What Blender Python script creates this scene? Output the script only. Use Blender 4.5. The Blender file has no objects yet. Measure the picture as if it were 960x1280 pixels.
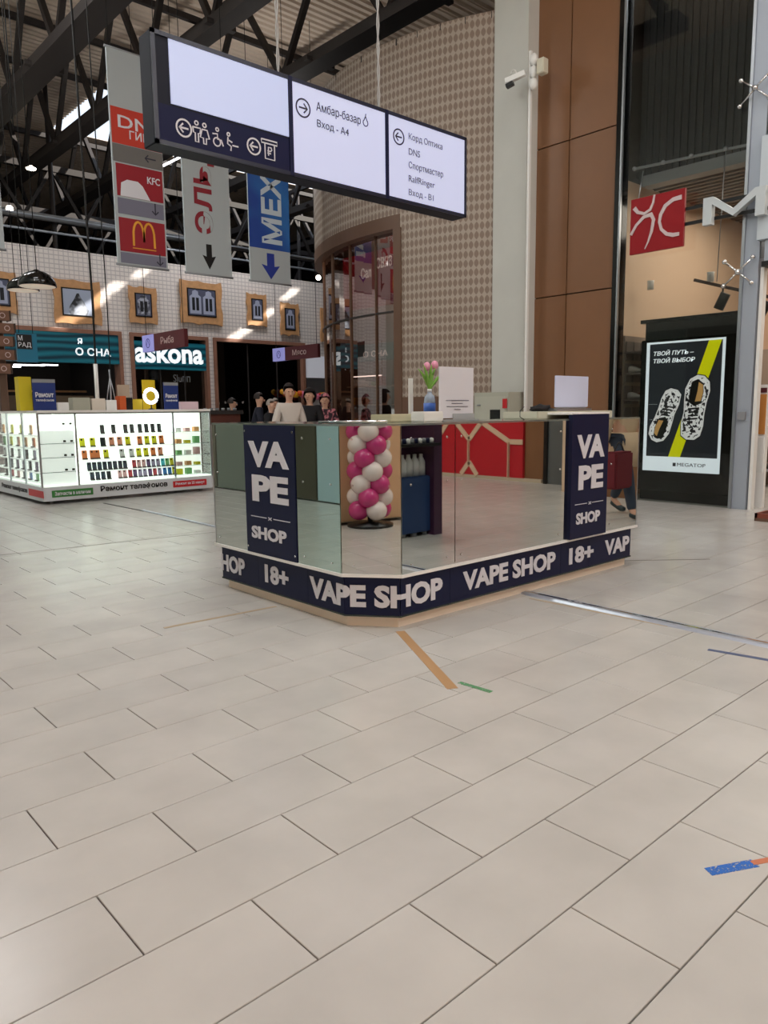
import bpy, bmesh, math, random
from mathutils import Vector, Matrix
from mathutils.geometry import tessellate_polygon
random.seed(7)
S = bpy.context.scene
COL = S.collection
R = math.radians

# ---------------------------------------------------------------- camera, world, sun, lights, exposure
F_PX, PITCH, ROLL, PHI, EYE = 931.0, R(7.85), R(0.62), R(42.03), 1.30
def cam_axes():
    right0 = Vector((math.cos(PHI), -math.sin(PHI), 0))
    fwd = Vector((math.sin(PHI)*math.cos(PITCH), math.cos(PHI)*math.cos(PITCH), -math.sin(PITCH)))
    up0 = Vector((math.sin(PHI)*math.sin(PITCH), math.cos(PHI)*math.sin(PITCH), math.cos(PITCH)))
    c, s = math.cos(ROLL), math.sin(ROLL)
    return c*right0 - s*up0, s*right0 + c*up0, fwd
AX, AY, AF = cam_axes()
cd = bpy.data.cameras.new('camera'); cam = bpy.data.objects.new('camera', cd); COL.objects.link(cam)
cd.sensor_fit = 'HORIZONTAL'; cd.sensor_width = 36; cd.lens = F_PX/960*36
cd.clip_end = 200; cd.clip_start = 0.05
m = Matrix((AX, AY, -AF)).transposed().to_4x4(); m.translation = (0, 0, EYE)
cam.matrix_world = m
S.camera = cam
S.view_settings.view_transform = 'Standard'; S.view_settings.look = 'None'
S.view_settings.gamma = 1; S.view_settings.use_curve_mapping = False
S.view_settings.exposure = -0.32

W = bpy.data.worlds.new('sky'); S.world = W; W.use_nodes = True
bg = W.node_tree.nodes['Background']; bg.inputs[0].default_value = (0.78, 0.87, 1.0, 1); bg.inputs[1].default_value = 1.6

SUN_DIR = Vector((-8.0, 5.0, -5.5)).normalized()       # direction the sunlight travels
sd = bpy.data.lights.new('sun', 'SUN'); so = bpy.data.objects.new('sun', sd); COL.objects.link(so)
sd.energy = 14; sd.angle = R(0.5); sd.color = (1.0, 0.93, 0.82)
so.rotation_euler = SUN_DIR.to_track_quat('-Z', 'Y').to_euler(); so.location = (15, -10, 30)

def area(x, y, z, sx, sy, watts, color=(1, 1, 1), rot=(0, 0, 0)):
    l = bpy.data.lights.new('fill_light', 'AREA'); l.shape = 'RECTANGLE'; l.size = sx; l.size_y = sy
    l.energy = watts; l.color = color
    o = bpy.data.objects.new('fill_light', l); COL.objects.link(o); o.location = (x, y, z); o.rotation_euler = rot
    return o
# added fill lights near roof height, out of sight, brightening the whole hall
for (x, y, w) in ((1.5, -2.5, 150), (6, -2.5, 190), (1.2, 3.0, 110), (6.0, 2.6, 115), (1.2, 6.3, 130), (2.2, 13.5, 240), (10.5, 16.5, 230)):
    area(x, y, 8.9, 2.6, 1.2, w, (0.97, 0.985, 1.0))
# added point lights without fixtures, brightening the roof sheets and the aisle
for (x, y, z, w) in ((2.0, -3.5, 6.8, 230), (7.0, -3.0, 6.8, 230), (0.2, 5.5, 7.0, 190), (1.5, 14.5, 7.4, 190), (11.5, 17.0, 7.6, 190)):
    l = bpy.data.lights.new('point_fill', 'POINT'); l.energy = w; l.color = (1.0, .985, .96); l.shadow_soft_size = .35
    o = bpy.data.objects.new('point_fill', l); COL.objects.link(o); o.location = (x, y, z)

# ---------------------------------------------------------------- pixel rays (to find where things stand)
def ray(px, py):
    return AF + AX*((px-480)/F_PX) + AY*(-(py-640)/F_PX)
O = Vector((0, 0, EYE))
def atz(px, py, z=0.0): r = ray(px, py); return O + r*((z-EYE)/r.z)
def atu(px, py, u): r = ray(px, py); return O + r*(u/r.x)
def atv(px, py, v): r = ray(px, py); return O + r*(v/r.y)
def pix(P):
    d = Vector(P)-O; f = d.dot(AF)
    return (480+F_PX*d.dot(AX)/f, 640-F_PX*d.dot(AY)/f, f)

# ---------------------------------------------------------------- materials
def lin(c): return tuple(((x/255)/12.92 if x/255 <= .04045 else ((x/255+.055)/1.055)**2.4) for x in c)
MC = {}
def mat(name, rgb=(128, 128, 128), rough=.5, metal=0, emit=0, noise=0, nscale=8, bump=0, spec=.5, alpha=1, trans=0, coat=0, randv=0, ior=1.45):
    if name in MC: return MC[name]
    m = bpy.data.materials.new(name); m.use_nodes = True; MC[name] = m
    nt = m.node_tree; b = nt.nodes['Principled BSDF']; c = lin(rgb)
    b.inputs['Base Color'].default_value = (*c, 1); b.inputs['Roughness'].default_value = rough
    b.inputs['Metallic'].default_value = metal; b.inputs['Specular IOR Level'].default_value = spec
    b.inputs['Alpha'].default_value = alpha; b.inputs['Transmission Weight'].default_value = trans
    b.inputs['Coat Weight'].default_value = coat; b.inputs['IOR'].default_value = ior
    if emit:
        b.inputs['Emission Color'].default_value = (*c, 1); b.inputs['Emission Strength'].default_value = emit
    if noise or bump or randv:
        tc = nt.nodes.new('ShaderNodeTexCoord'); n = nt.nodes.new('ShaderNodeTexNoise')
        n.inputs['Scale'].default_value = nscale; n.inputs['Detail'].default_value = 5
        g = nt.nodes.new('ShaderNodeNewGeometry')
        nt.links.new(g.outputs['Position'], n.inputs['Vector'])
        if noise or randv:
            hs = nt.nodes.new('ShaderNodeHueSaturation'); hs.inputs['Color'].default_value = (*c, 1)
            mr = nt.nodes.new('ShaderNodeMapRange'); mr.inputs[1].default_value = .3; mr.inputs[2].default_value = .7
            mr.inputs[3].default_value = 1-noise; mr.inputs[4].default_value = 1+noise
            nt.links.new(n.outputs['Fac'], mr.inputs[0])
            if randv:
                oi = nt.nodes.new('ShaderNodeObjectInfo'); m2 = nt.nodes.new('ShaderNodeMapRange')
                m2.inputs[3].default_value = 1-randv; m2.inputs[4].default_value = 1+randv
                nt.links.new(oi.outputs['Random'], m2.inputs[0])
                mu = nt.nodes.new('ShaderNodeMath'); mu.operation = 'MULTIPLY'
                nt.links.new(mr.outputs[0], mu.inputs[0]); nt.links.new(m2.outputs[0], mu.inputs[1])
                nt.links.new(mu.outputs[0], hs.inputs['Value'])
            else: nt.links.new(mr.outputs[0], hs.inputs['Value'])
            nt.links.new(hs.outputs[0], b.inputs['Base Color'])
        if bump:
            bp = nt.nodes.new('ShaderNodeBump'); bp.inputs['Strength'].default_value = bump; bp.inputs['Distance'].default_value = .01
            nt.links.new(n.outputs['Fac'], bp.inputs['Height']); nt.links.new(bp.outputs[0], b.inputs['Normal'])
    return m
def node(nt, t, **kw):
    n = nt.nodes.new(t)
    for k, v in kw.items(): setattr(n, k, v)
    return n
def math_n(nt, op, a, b=None):
    n = nt.nodes.new('ShaderNodeMath'); n.operation = op
    for i, x in enumerate((a, b)):
        if x is None: continue
        if isinstance(x, (int, float)): n.inputs[i].default_value = x
        else: nt.links.new(x, n.inputs[i])
    return n.outputs[0]
def grid_mat(name, ca, cb, du, dz, wfrac, rough=.75):
    """printed wall covering: knitted white cells in a grey net, along X and Z"""
    m = bpy.data.materials.new(name); m.use_nodes = True; nt = m.node_tree; b = nt.nodes['Principled BSDF']
    b.inputs['Roughness'].default_value = rough
    g = node(nt, 'ShaderNodeNewGeometry'); s = node(nt, 'ShaderNodeSeparateXYZ'); nt.links.new(g.outputs['Position'], s.inputs[0])
    a = math_n(nt, 'FRACT', math_n(nt, 'DIVIDE', s.outputs[0], du)); z = math_n(nt, 'FRACT', math_n(nt, 'DIVIDE', s.outputs[2], dz))
    fa = math_n(nt, 'LESS_THAN', a, wfrac); fz = math_n(nt, 'LESS_THAN', z, wfrac)
    mx = math_n(nt, 'MAXIMUM', math_n(nt, 'MULTIPLY', fa, .8), fz)
    mix = node(nt, 'ShaderNodeMix', data_type='RGBA'); nt.links.new(mx, mix.inputs[0])
    mix.inputs[6].default_value = (*lin(ca), 1); mix.inputs[7].default_value = (*lin(cb), 1)
    nt.links.new(mix.outputs[2], b.inputs['Base Color']); return m
def diamond_mat(name, ca, cb, du, dz):
    m = bpy.data.materials.new(name); m.use_nodes = True; nt = m.node_tree; b = nt.nodes['Principled BSDF']
    b.inputs['Roughness'].default_value = .6
    uv = node(nt, 'ShaderNodeUVMap'); s = node(nt, 'ShaderNodeSeparateXYZ'); nt.links.new(uv.outputs[0], s.inputs[0])
    a = math_n(nt, 'ABSOLUTE', math_n(nt, 'SUBTRACT', math_n(nt, 'FRACT', math_n(nt, 'DIVIDE', s.outputs[0], du)), .5))
    z = math_n(nt, 'ABSOLUTE', math_n(nt, 'SUBTRACT', math_n(nt, 'FRACT', math_n(nt, 'DIVIDE', s.outputs[1], dz)), .5))
    z2 = math_n(nt, 'MULTIPLY', math_n(nt, 'MULTIPLY', z, z), 2.0)
    su = math_n(nt, 'ADD', a, z2)
    f = node(nt, 'ShaderNodeMapRange'); f.inputs[1].default_value = .36; f.inputs[2].default_value = .48
    nt.links.new(su, f.inputs[0])
    mix = node(nt, 'ShaderNodeMix', data_type='RGBA'); nt.links.new(f.outputs[0], mix.inputs[0])
    mix.inputs[6].default_value = (*lin(ca), 1); mix.inputs[7].default_value = (*lin(cb), 1)
    nt.links.new(mix.outputs[2], b.inputs['Base Color']); return m
def wave_mat(name, ca, cb, scale, emit=0, rough=.35):
    m = bpy.data.materials.new(name); m.use_nodes = True; nt = m.node_tree; b = nt.nodes['Principled BSDF']
    b.inputs['Roughness'].default_value = rough
    g = node(nt, 'ShaderNodeNewGeometry'); mp = node(nt, 'ShaderNodeMapping'); mp.inputs['Scale'].default_value = (.25, 1, 1)
    nt.links.new(g.outputs['Position'], mp.inputs[0])
    w = node(nt, 'ShaderNodeTexWave'); w.bands_direction = 'Z'; w.inputs['Scale'].default_value = scale
    w.inputs['Distortion'].default_value = 7; w.inputs['Detail'].default_value = 1; w.inputs['Detail Scale'].default_value = .7
    nt.links.new(mp.outputs[0], w.inputs[0])
    mix = node(nt, 'ShaderNodeMix', data_type='RGBA'); nt.links.new(w.outputs['Fac'], mix.inputs[0])
    mix.inputs[6].default_value = (*lin(ca), 1); mix.inputs[7].default_value = (*lin(cb), 1)
    nt.links.new(mix.outputs[2], b.inputs['Base Color'])
    if emit:
        nt.links.new(mix.outputs[2], b.inputs['Emission Color']); b.inputs['Emission Strength'].default_value = emit
    return m
def speck_mat(name, ca, cb, scale, thr=.5, emit=0, rough=.5, soft=.02, alpha_b=False):
    m = bpy.data.materials.new(name); m.use_nodes = True; nt = m.node_tree; b = nt.nodes['Principled BSDF']
    b.inputs['Roughness'].default_value = rough
    g = node(nt, 'ShaderNodeNewGeometry'); n = node(nt, 'ShaderNodeTexNoise'); n.inputs['Scale'].default_value = scale; n.inputs['Detail'].default_value = 2
    nt.links.new(g.outputs['Position'], n.inputs['Vector'])
    f = node(nt, 'ShaderNodeMapRange'); f.inputs[1].default_value = thr-soft; f.inputs[2].default_value = thr+soft
    nt.links.new(n.outputs['Fac'], f.inputs[0])
    mix = node(nt, 'ShaderNodeMix', data_type='RGBA'); nt.links.new(f.outputs[0], mix.inputs[0])
    mix.inputs[6].default_value = (*lin(ca), 1); mix.inputs[7].default_value = (*lin(cb), 1)
    nt.links.new(mix.outputs[2], b.inputs['Base Color'])
    if alpha_b: nt.links.new(math_n(nt, 'SUBTRACT', 1.0, f.outputs[0]), b.inputs['Alpha'])
    if emit:
        nt.links.new(mix.outputs[2], b.inputs['Emission Color']); b.inputs['Emission Strength'].default_value = emit
    return m
def glass(name, tint=(235, 240, 240), refl=.12, fk=.5):
    m = bpy.data.materials.new(name); m.use_nodes = True; nt = m.node_tree
    nt.nodes.remove(nt.nodes['Principled BSDF']); out = nt.nodes['Material Output']
    t = node(nt, 'ShaderNodeBsdfTransparent'); t.inputs[0].default_value = (*lin(tint), 1)
    g = node(nt, 'ShaderNodeBsdfGlossy'); g.inputs['Roughness'].default_value = .02
    fr = node(nt, 'ShaderNodeFresnel'); fr.inputs[0].default_value = 1.5
    k = math_n(nt, 'MINIMUM', math_n(nt, 'ADD', math_n(nt, 'MULTIPLY', fr.outputs[0], fk), refl-.02), .6)
    mx = node(nt, 'ShaderNodeMixShader'); nt.links.new(k, mx.inputs[0]); nt.links.new(t.outputs[0], mx.inputs[1]); nt.links.new(g.outputs[0], mx.inputs[2])
    nt.links.new(mx.outputs[0], out.inputs[0]); return m

M = dict(
 tile=mat('floor_tile_ceramic', (190, 187, 182), .24, noise=.07, nscale=3.0, randv=.03, spec=.45),
 grout=mat('grout', (62, 56, 50), .95),
 navy=mat('navy_print', (24, 30, 62), .4, spec=.25), white_print=mat('white_print', (222, 222, 230), .5),
 mirror=mat('mirror_glass', (214, 219, 214), .015, metal=1), mirror_edge=mat('mirror_edge', (58, 66, 62), .2),
 mirror_green=mat('mirror_glass_green', (196, 214, 204), .015, metal=1),
 white_lam=mat('white_laminate', (244, 243, 240), .4), beige_lam=mat('beige_laminate', (244, 230, 212), .4),
 steel=mat('brushed_steel', (176, 180, 186), .3, metal=.9), chrome=mat('chrome', (220, 222, 224), .1, metal=1),
 alu=mat('aluminium_cover', (186, 192, 204), .35, metal=.6), silver_paint=mat('silver_paint', (166, 174, 186), .4, metal=.2),
 black=mat('black_paint', (16, 16, 18), .35), black_gloss=mat('black_gloss', (10, 10, 11), .12), dark=mat('dark_steel', (52, 47, 46), .6, metal=0),
 roofsheet=mat('roof_sheet', (212, 194, 176), .55, noise=.05, nscale=1.2), darkroof=mat('dark_interior', (44, 42, 42), .8),
 brown=mat('brown_panel', (126, 88, 60), .42, noise=.06, nscale=1.3, randv=.05), browntrim=mat('brown_trim', (104, 78, 62), .45), brownjoint=mat('brown_joint', (38, 26, 20), .8),
 column=mat('column_plaster', (204, 204, 198), .6, noise=.03, nscale=2), beigewall=mat('beige_plaster', (214, 186, 160), .7),
 white=mat('white_plastic', (235, 235, 232), .4), grey=mat('grey_plastic', (140, 142, 146), .5), greylight=mat('light_grey_cloth', (176, 184, 188), .8),
 red=mat('red_sign', (146, 22, 30), .5, spec=.3), darkred=mat('maroon_sign', (88, 32, 38), .4), redbright=mat('red_sticker', (196, 36, 44), .4),
 green=mat('green_leaf', (128, 176, 76), .5), greensign=mat('green_sticker', (58, 128, 62), .4),
 skin=mat('skin', (205, 160, 136), .5), hairdark=mat('dark_hair', (38, 28, 24), .6), hairgrey=mat('grey_hair', (150, 140, 132), .7),
 wood=mat('light_wood', (196, 148, 104), .5, noise=.12, nscale=9), woodjamb=mat('pink_wood', (146, 104, 86), .5, noise=.08, nscale=7),
 lit=mat('lit_acrylic', (248, 252, 246), .4, emit=1.05), signlit=mat('sign_acrylic', (186, 198, 234), .35, emit=.46),
 signlit2=mat('sign_acrylic_pale', (196, 204, 236), .35, emit=.48),
 lamp=mat('lamp_glow', (255, 240, 215), .4, emit=14), led=mat('led_glow', (250, 250, 255), .4, emit=5),
 whitelet=mat('white_lit_letters', (240, 246, 250), .4, emit=.9), inkdark=mat('dark_ink', (46, 46, 62), .5), inkgrey=mat('grey_ink', (96, 98, 116), .5),
 rope=mat('grey_rope', (170, 168, 166), .7), cable=mat('black_cable', (14, 13, 13), .6),
 glass=glass('clear_glass'), glassdark=glass('tinted_glass', (120, 116, 112), .2),
 glasscase=glass('case_glass', (248, 252, 250), .03),
)

# ---------------------------------------------------------------- mesh building helpers
class MB:
    def __init__(s): s.v = []; s.f = []; s.sm = []; s.uv = None
    def add(s, vs, fs, smooth=False):
        o = len(s.v); s.v += [Vector(p) for p in vs]
        for f in fs: s.f.append([i+o for i in f]); s.sm.append(smooth)
        return s
    def box(s, lo, hi):
        x0, x1 = sorted((lo[0], hi[0])); y0, y1 = sorted((lo[1], hi[1])); z0, z1 = sorted((lo[2], hi[2]))
        v = [(x0,y0,z0),(x1,y0,z0),(x1,y1,z0),(x0,y1,z0),(x0,y0,z1),(x1,y0,z1),(x1,y1,z1),(x0,y1,z1)]
        return s.add(v, [(0,3,2,1),(4,5,6,7),(0,1,5,4),(1,2,6,5),(2,3,7,6),(3,0,4,7)])
    def bbox(s, lo, hi, b=.01):
        """box with chamfered edges"""
        bm = bmesh.new(); bmesh.ops.create_cube(bm, size=1)
        for v in bm.verts: v.co = Vector([(lo[i]+hi[i])/2 + v.co[i]*abs(hi[i]-lo[i]) for i in range(3)])
        bmesh.ops.bevel(bm, geom=bm.edges[:], offset=b, segments=2, affect='EDGES')
        return s.bm(bm)
    def bm(s, bm, smooth=False):
        bm.verts.ensure_lookup_table()
        s.add([v.co.copy() for v in bm.verts], [[v.index for v in f.verts] for f in bm.faces], smooth); bm.free(); return s
    def bar(s, p0, p1, w, h=None, up=(0, 0, 1)):
        p0, p1 = Vector(p0), Vector(p1); h = h or w; d = (p1-p0).normalized(); up = Vector(up)
        if abs(d.dot(up)) > .98: up = Vector((1, 0, 0))
        a = d.cross(up).normalized()*w/2; b = a.cross(d).normalized()*h/2
        v = [p0-a-b, p0+a-b, p0+a+b, p0-a+b, p1-a-b, p1+a-b, p1+a+b, p1-a+b]
        return s.add(v, [(0,3,2,1),(4,5,6,7),(0,1,5,4),(1,2,6,5),(2,3,7,6),(3,0,4,7)])
    def tube(s, pts, r, n=8, caps=True):
        pts = [Vector(p) for p in pts]; rs = r if isinstance(r, (list, tuple)) else [r]*len(pts); o = len(s.v); fs = []
        vs = []
        for i, p in enumerate(pts):
            d = (pts[min(i+1, len(pts)-1)]-pts[max(i-1, 0)]).normalized(); up = Vector((0, 0, 1)) if abs(d.z) < .95 else Vector((1, 0, 0))
            a = d.cross(up).normalized(); b = a.cross(d)
            for k in range(n): t = 2*math.pi*k/n; vs.append(p+(a*math.cos(t)+b*math.sin(t))*rs[i])
        for i in range(len(pts)-1):
            for k in range(n): fs.append((i*n+k, i*n+(k+1) % n, (i+1)*n+(k+1) % n, (i+1)*n+k))
        s.add(vs, fs, True)
        if caps:
            s.f.append([o+k for k in range(n)][::-1]); s.sm.append(False)
            s.f.append([o+(len(pts)-1)*n+k for k in range(n)]); s.sm.append(False)
        return s
    def lathe(s, prof, c=(0, 0, 0), n=20, smooth=True):
        c = Vector(c); vs = []; fs = []
        for r, z in prof:
            for k in range(n): t = 2*math.pi*k/n; vs.append(c+Vector((r*math.cos(t), r*math.sin(t), z)))
        for i in range(len(prof)-1):
            for k in range(n): fs.append((i*n+k, i*n+(k+1) % n, (i+1)*n+(k+1) % n, (i+1)*n+k))
        fs.append(tuple(range(n))[::-1]); fs.append(tuple((len(prof)-1)*n+k for k in range(n)))
        return s.add(vs, fs, smooth)
    def ball(s, c, rx, ry=None, rz=None, seg=14, ring=9):
        ry = ry or rx; rz = rz or rx; bm = bmesh.new(); bmesh.ops.create_uvsphere(bm, u_segments=seg, v_segments=ring, radius=1)
        for v in bm.verts: v.co = Vector((c[0]+v.co.x*rx, c[1]+v.co.y*ry, c[2]+v.co.z*rz))
        return s.bm(bm, True)
    def poly(s, pts2, org, ex, ey, depth):
        """extruded polygon: 2-D points in the plane org + x*ex + y*ey, thick along ex x ey by depth (front at org)"""
        org, ex, ey = Vector(org), Vector(ex), Vector(ey); n = ex.cross(ey).normalized()
        P = [org+ex*a+ey*b for a, b in pts2]; k = len(P)
        tris = tessellate_polygon([P]); fs = []
        ar = sum(pts2[i][0]*pts2[(i+1) % k][1]-pts2[(i+1) % k][0]*pts2[i][1] for i in range(k))
        for t in tris:
            a, b, c = [P[i] for i in t]
            t = t if (b-a).cross(c-a).dot(n) > 0 else t[::-1]
            fs.append(tuple(t)); fs.append(tuple(i+k for i in t[::-1]))
        for i in range(k):
            j = (i+1) % k; fs.append((i, i+k, j+k, j) if ar > 0 else (j, j+k, i+k, i))
        return s.add(P+[p-n*depth for p in P], fs)
    def build(s, name, material, parent=None, label=None):
        org = Vector((0, 0, 0)); p = parent
        while p is not None: org += p.location; p = p.parent
        me = bpy.data.meshes.new(name); me.from_pydata([v-org for v in s.v], [], s.f); me.update()
        me.polygons.foreach_set('use_smooth', s.sm)
        if s.uv:
            l = me.uv_layers.new(name='UVMap')
            for lp in me.loops: l.data[lp.index].uv = s.uv[lp.vertex_index]
        me.materials.append(material)
        o = bpy.data.objects.new(name, me); COL.objects.link(o)
        if parent: o.parent = parent
        if label: o['label'] = label
        return o
def tag(o, label=None, cat=None, group=None, kind=None):
    if label: o['label'] = label
    if cat: o['category'] = cat
    if group: o['group'] = group
    if kind: o['kind'] = kind
    return o
def thing(name, loc, label, cat, group=None):
    o = bpy.data.objects.new(name, None); COL.objects.link(o); o.location = loc; o.empty_display_size = .1
    return tag(o, label, cat, group)
def copy_tree(o, parent=None):
    c = o.copy(); COL.objects.link(c)
    if parent: c.parent = parent
    for ch in list(o.children): copy_tree(ch, c)
    return c
def box(lo, hi): return MB().box(lo, hi)
UX, VX, ZX = Vector((1, 0, 0)), Vector((0, 1, 0)), Vector((0, 0, 1))
def text_mesh(txt, org, w, h, ex, ey, depth=.004, bold=0.0, shear=0, lift=.002):
    """lettering fitted to a box w by h metres whose lower left corner is org"""
    c = bpy.data.curves.new('t', 'FONT'); c.body = txt; c.size = 1; c.offset = bold; c.resolution_u = 3; c.extrude = .02; c.shear = shear
    c.fill_mode = 'BOTH'
    o = bpy.data.objects.new('t', c); COL.objects.link(o)
    dg = bpy.context.evaluated_depsgraph_get(); me = bpy.data.meshes.new_from_object(o.evaluated_get(dg))
    xs = [v.co.x for v in me.vertices]; ys = [v.co.y for v in me.vertices]
    x0, x1, y0, y1 = min(xs), max(xs), min(ys), max(ys); n = ex.cross(ey).normalized(); org = Vector(org)
    mb = MB()
    vs = [org + ex*((v.co.x-x0)/(x1-x0)*w) + ey*((v.co.y-y0)/(y1-y0)*h) + n*(lift + (depth if v.co.z > 0 else 0)) for v in me.vertices]
    mb.add(vs, [list(p.vertices) for p in me.polygons])
    bpy.data.objects.remove(o); bpy.data.curves.remove(c); bpy.data.meshes.remove(me)
    return mb
def letter(txt, org, w, h, ex, ey, material, parent, name='lettering', **kw):
    return text_mesh(txt, org, w, h, ex, ey, **kw).build(name, material, parent)
def vtext(txt, u, v, z, w, h, material, parent, **kw):       # on a face looking toward -V
    return letter(txt, (u, v, z), w, h, UX, ZX, material, parent, **kw)
def utext(txt, u, v, z, w, h, material, parent, **kw):       # on a face looking toward -U; v is the left (larger) end
    return letter(txt, (u, v, z), w, h, -VX, ZX, material, parent, **kw)
def ring2(cx, cy, r, t, n=20, a0=0, a1=360):
    o = []; k = n
    for i in range(k+1): a = R(a0+(a1-a0)*i/k); o.append((cx+r*math.cos(a), cy+r*math.sin(a)))
    for i in range(k, -1, -1): a = R(a0+(a1-a0)*i/k); o.append((cx+(r-t)*math.cos(a), cy+(r-t)*math.sin(a)))
    return o
def stroke(pts, w):
    """closed outline of a polyline w wide (2-D)"""
    L, Rr = [], []
    for i, p in enumerate(pts):
        a = Vector(pts[max(i-1, 0)]); b = Vector(pts[min(i+1, len(pts)-1)]); d = (b-a).normalized(); n = Vector((-d.y, d.x))
        ww = w[i] if isinstance(w, (list, tuple)) else w
        L.append(tuple(Vector(p)-n*ww/2)); Rr.append(tuple(Vector(p)+n*ww/2))
    return L+Rr[::-1]

# ---------------------------------------------------------------- floor
TU, TV = .658, 1.614          # one tile corner
floor = box((-1.2, -6.2, -.12), (26, 42, -.012)).build('floor', M['grout']); tag(floor, kind='structure', label='pale beige stone-look floor of large tiles')
def tile_mesh(lu, lv, g=.002):
    bm = bmesh.new(); a, b = lu/2-g, lv/2-g; e = .0015
    vs = [(-a,-b,-.0125),(a,-b,-.0125),(a,b,-.0125),(-a,b,-.0125),(-a,-b,-e),(a,-b,-e),(a,b,-e),(-a,b,-e),(-a+e,-b+e,0),(a-e,-b+e,0),(a-e,b-e,0),(-a+e,b-e,0)]
    fs = [(0,1,5,4),(1,2,6,5),(2,3,7,6),(3,0,4,7),(4,5,9,8),(5,6,10,9),(6,7,11,10),(7,4,8,11),(8,9,10,11)]
    return vs, fs
tv, tf = tile_mesh(.6, .3)
tme = bpy.data.meshes.new('tile'); tme.from_pydata(tv, [], tf); tme.materials.append(M['tile'])
near, far = [], []
k0 = -18
for k in range(-26, 20):
    cv = TV+.3*k+.15
    if cv > 7.25 or cv < -6: continue
    for n in range(-6, 46):
        cu = TU+.6*n+.3+(.3 if k % 2 else 0)
        if cu < -1 or cu > 25: continue
        x, y, f = pix((cu, cv, 0))
        if f > .3 and -150 < x < 1110 and y < 1420: near.append((f, cu, cv))
        else: far.append((cu, cv))
near.sort()
for f, cu, cv in near[:290]:
    o = bpy.data.objects.new('tile', tme); COL.objects.link(o); o.parent = floor; o.location = (cu, cv, 0)
far += [(c[1], c[2]) for c in near[290:]]
mb = MB()
for cu, cv in far: mb.add([(x+cu, y+cv, z) for x, y, z in tv], tf)
tv2, tf2 = tile_mesh(.3, .6)
for k in range(-3, 82):
    for n in range(0, 28):
        cu = .1+.3*k; cv = 7.314+.010+.6*n+.3+(.3 if k % 2 else 0)
        if cv > 24 or (cu > 9.6 and cv < 16): continue
        mb.add([(x+cu, y+cv, z) for x, y, z in tv2], tf2)
    if k % 2: mb.add([(x+.1+.3*k, y+7.324+.15, z) for x, y, z in tile_mesh(.3, .3)[0]], tf2)
tag(mb.build('tile_field', M['tile'], floor), kind='stuff')

# ---------------------------------------------------------------- roof
ROOF = 10.8
holes = [(9.65, 22.4, 22.3, 27.2)]                    # skylight seen through the trusses
# narrow roof lights that let the sun streaks onto the far wall
for (pa, pb, wd) in (((67, 417), (125, 372), .42), ((122, 374), (153, 353), .36), ((166, 349), (187, 337), .32), ((283, 431), (318, 405), .42), ((325, 402), (343, 386), .36), ((355, 375), (372, 361), .34)):
    A, B = atv(*pa, 19.0), atv(*pb, 19.0)
    HA, HB = A - SUN_DIR*((A.z-ROOF)/SUN_DIR.z), B - SUN_DIR*((B.z-ROOF)/SUN_DIR.z)
    u = (HA.x+HB.x)/2
    holes.append((u-wd/2, u+wd/2, min(HA.y, HB.y), max(HA.y, HB.y)))
HU = sorted({-1.2, 26.0} | {h[0] for h in holes} | {h[1] for h in holes})
VB = sorted({-6.2, 42.0} | {h[2] for h in holes} | {h[3] for h in holes})
roof = MB()
def deck(u0, u1, v0, v1):
    n = max(1, round((v1-v0)/.22)); st = (v1-v0)/n; vs = []; fs = []
    prof = [(0, 0), (.35, 0), (.5, .05), (.85, .05)]
    vv = []
    for i in range(n):
        for a, h in prof: vv.append((v0+(i+a)*st, h))
    vv.append((v1, 0))
    for v, h in vv: vs += [(u0, v, ROOF+h), (u1, v, ROOF+h)]
    for i in range(len(vv)-1): fs.append((2*i, 2*i+2, 2*i+3, 2*i+1))
    roof.add(vs, fs)
for i in range(len(VB)-1):
    v0, v1 = VB[i], VB[i+1]
    if v1-v0 < 1e-4: continue
    hs = sorted([h for h in holes if h[2] < (v0+v1)/2 < h[3]]); u = -1.2
    for h in hs:
        if h[0] > u: deck(u, h[0], v0, v1)
        u = max(u, h[1])
    deck(u, 26, v0, v1)
ceiling = roof.build('ceiling', M['roofsheet']); tag(ceiling, kind='structure')
# trusses
def truss(u, v0, v1, cw, z0=8.0, z1=10.3, step=1.5):
    t = thing('roof_truss', (u, v0, z0), None, 'roof truss')
    MB().box((u-cw/2, v0, z0), (u+cw/2, v1, z0+.2)).build('bottom_chord', M['dark'], t)
    MB().box((u-.06, v0, z1), (u+.06, v1, z1+.14)).build('top_chord', M['dark'], t)
    n = int((v1-v0)/step); a = v0+.3
    proto = None
    for i in range(n):
        b = min(a+step, v1-.2); m_ = (a+b)/2
        for p, q in (((u, a, z0+.15), (u, m_, z1+.05)), ((u, m_, z1+.05), (u, b, z0+.15))):
            MB().bar(p, q, .11).build('web', M['dark'], t)
        a = b
    for v in (v0+2.2, v0+5.4, v0+9.1, v0+13.2):
        if v < v1-1:
            MB().box((u-cw/2-.12, v, z0+.02), (u+cw/2+.12, v+.12, z0+.1)).build('bracket', M['dark'], t)
    return t
TL = [('dark steel roof truss crossing the top left corner', 5.65, .5), ('dark steel roof truss behind the hanging sign, left of centre', 7.45, .34),
      ('dark steel roof truss nearest to the curved wall top', 9.65, .44), ('dark steel roof truss behind the curved wall, under the skylight', 12.6, .34),
      ('dark steel roof truss far right behind the blue banner', 15.8, .34), ('farthest dark steel roof truss under the skylight end', 19.2, .34)]
for lab, u, cw in TL:
    t = truss(u, 7.0 if u < 9 else (7.0 if u < 10 else 15.5), 36 if u > 6 else 30, cw, step=2.7 if u < 9 else 3.2); t['label'] = lab
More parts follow.
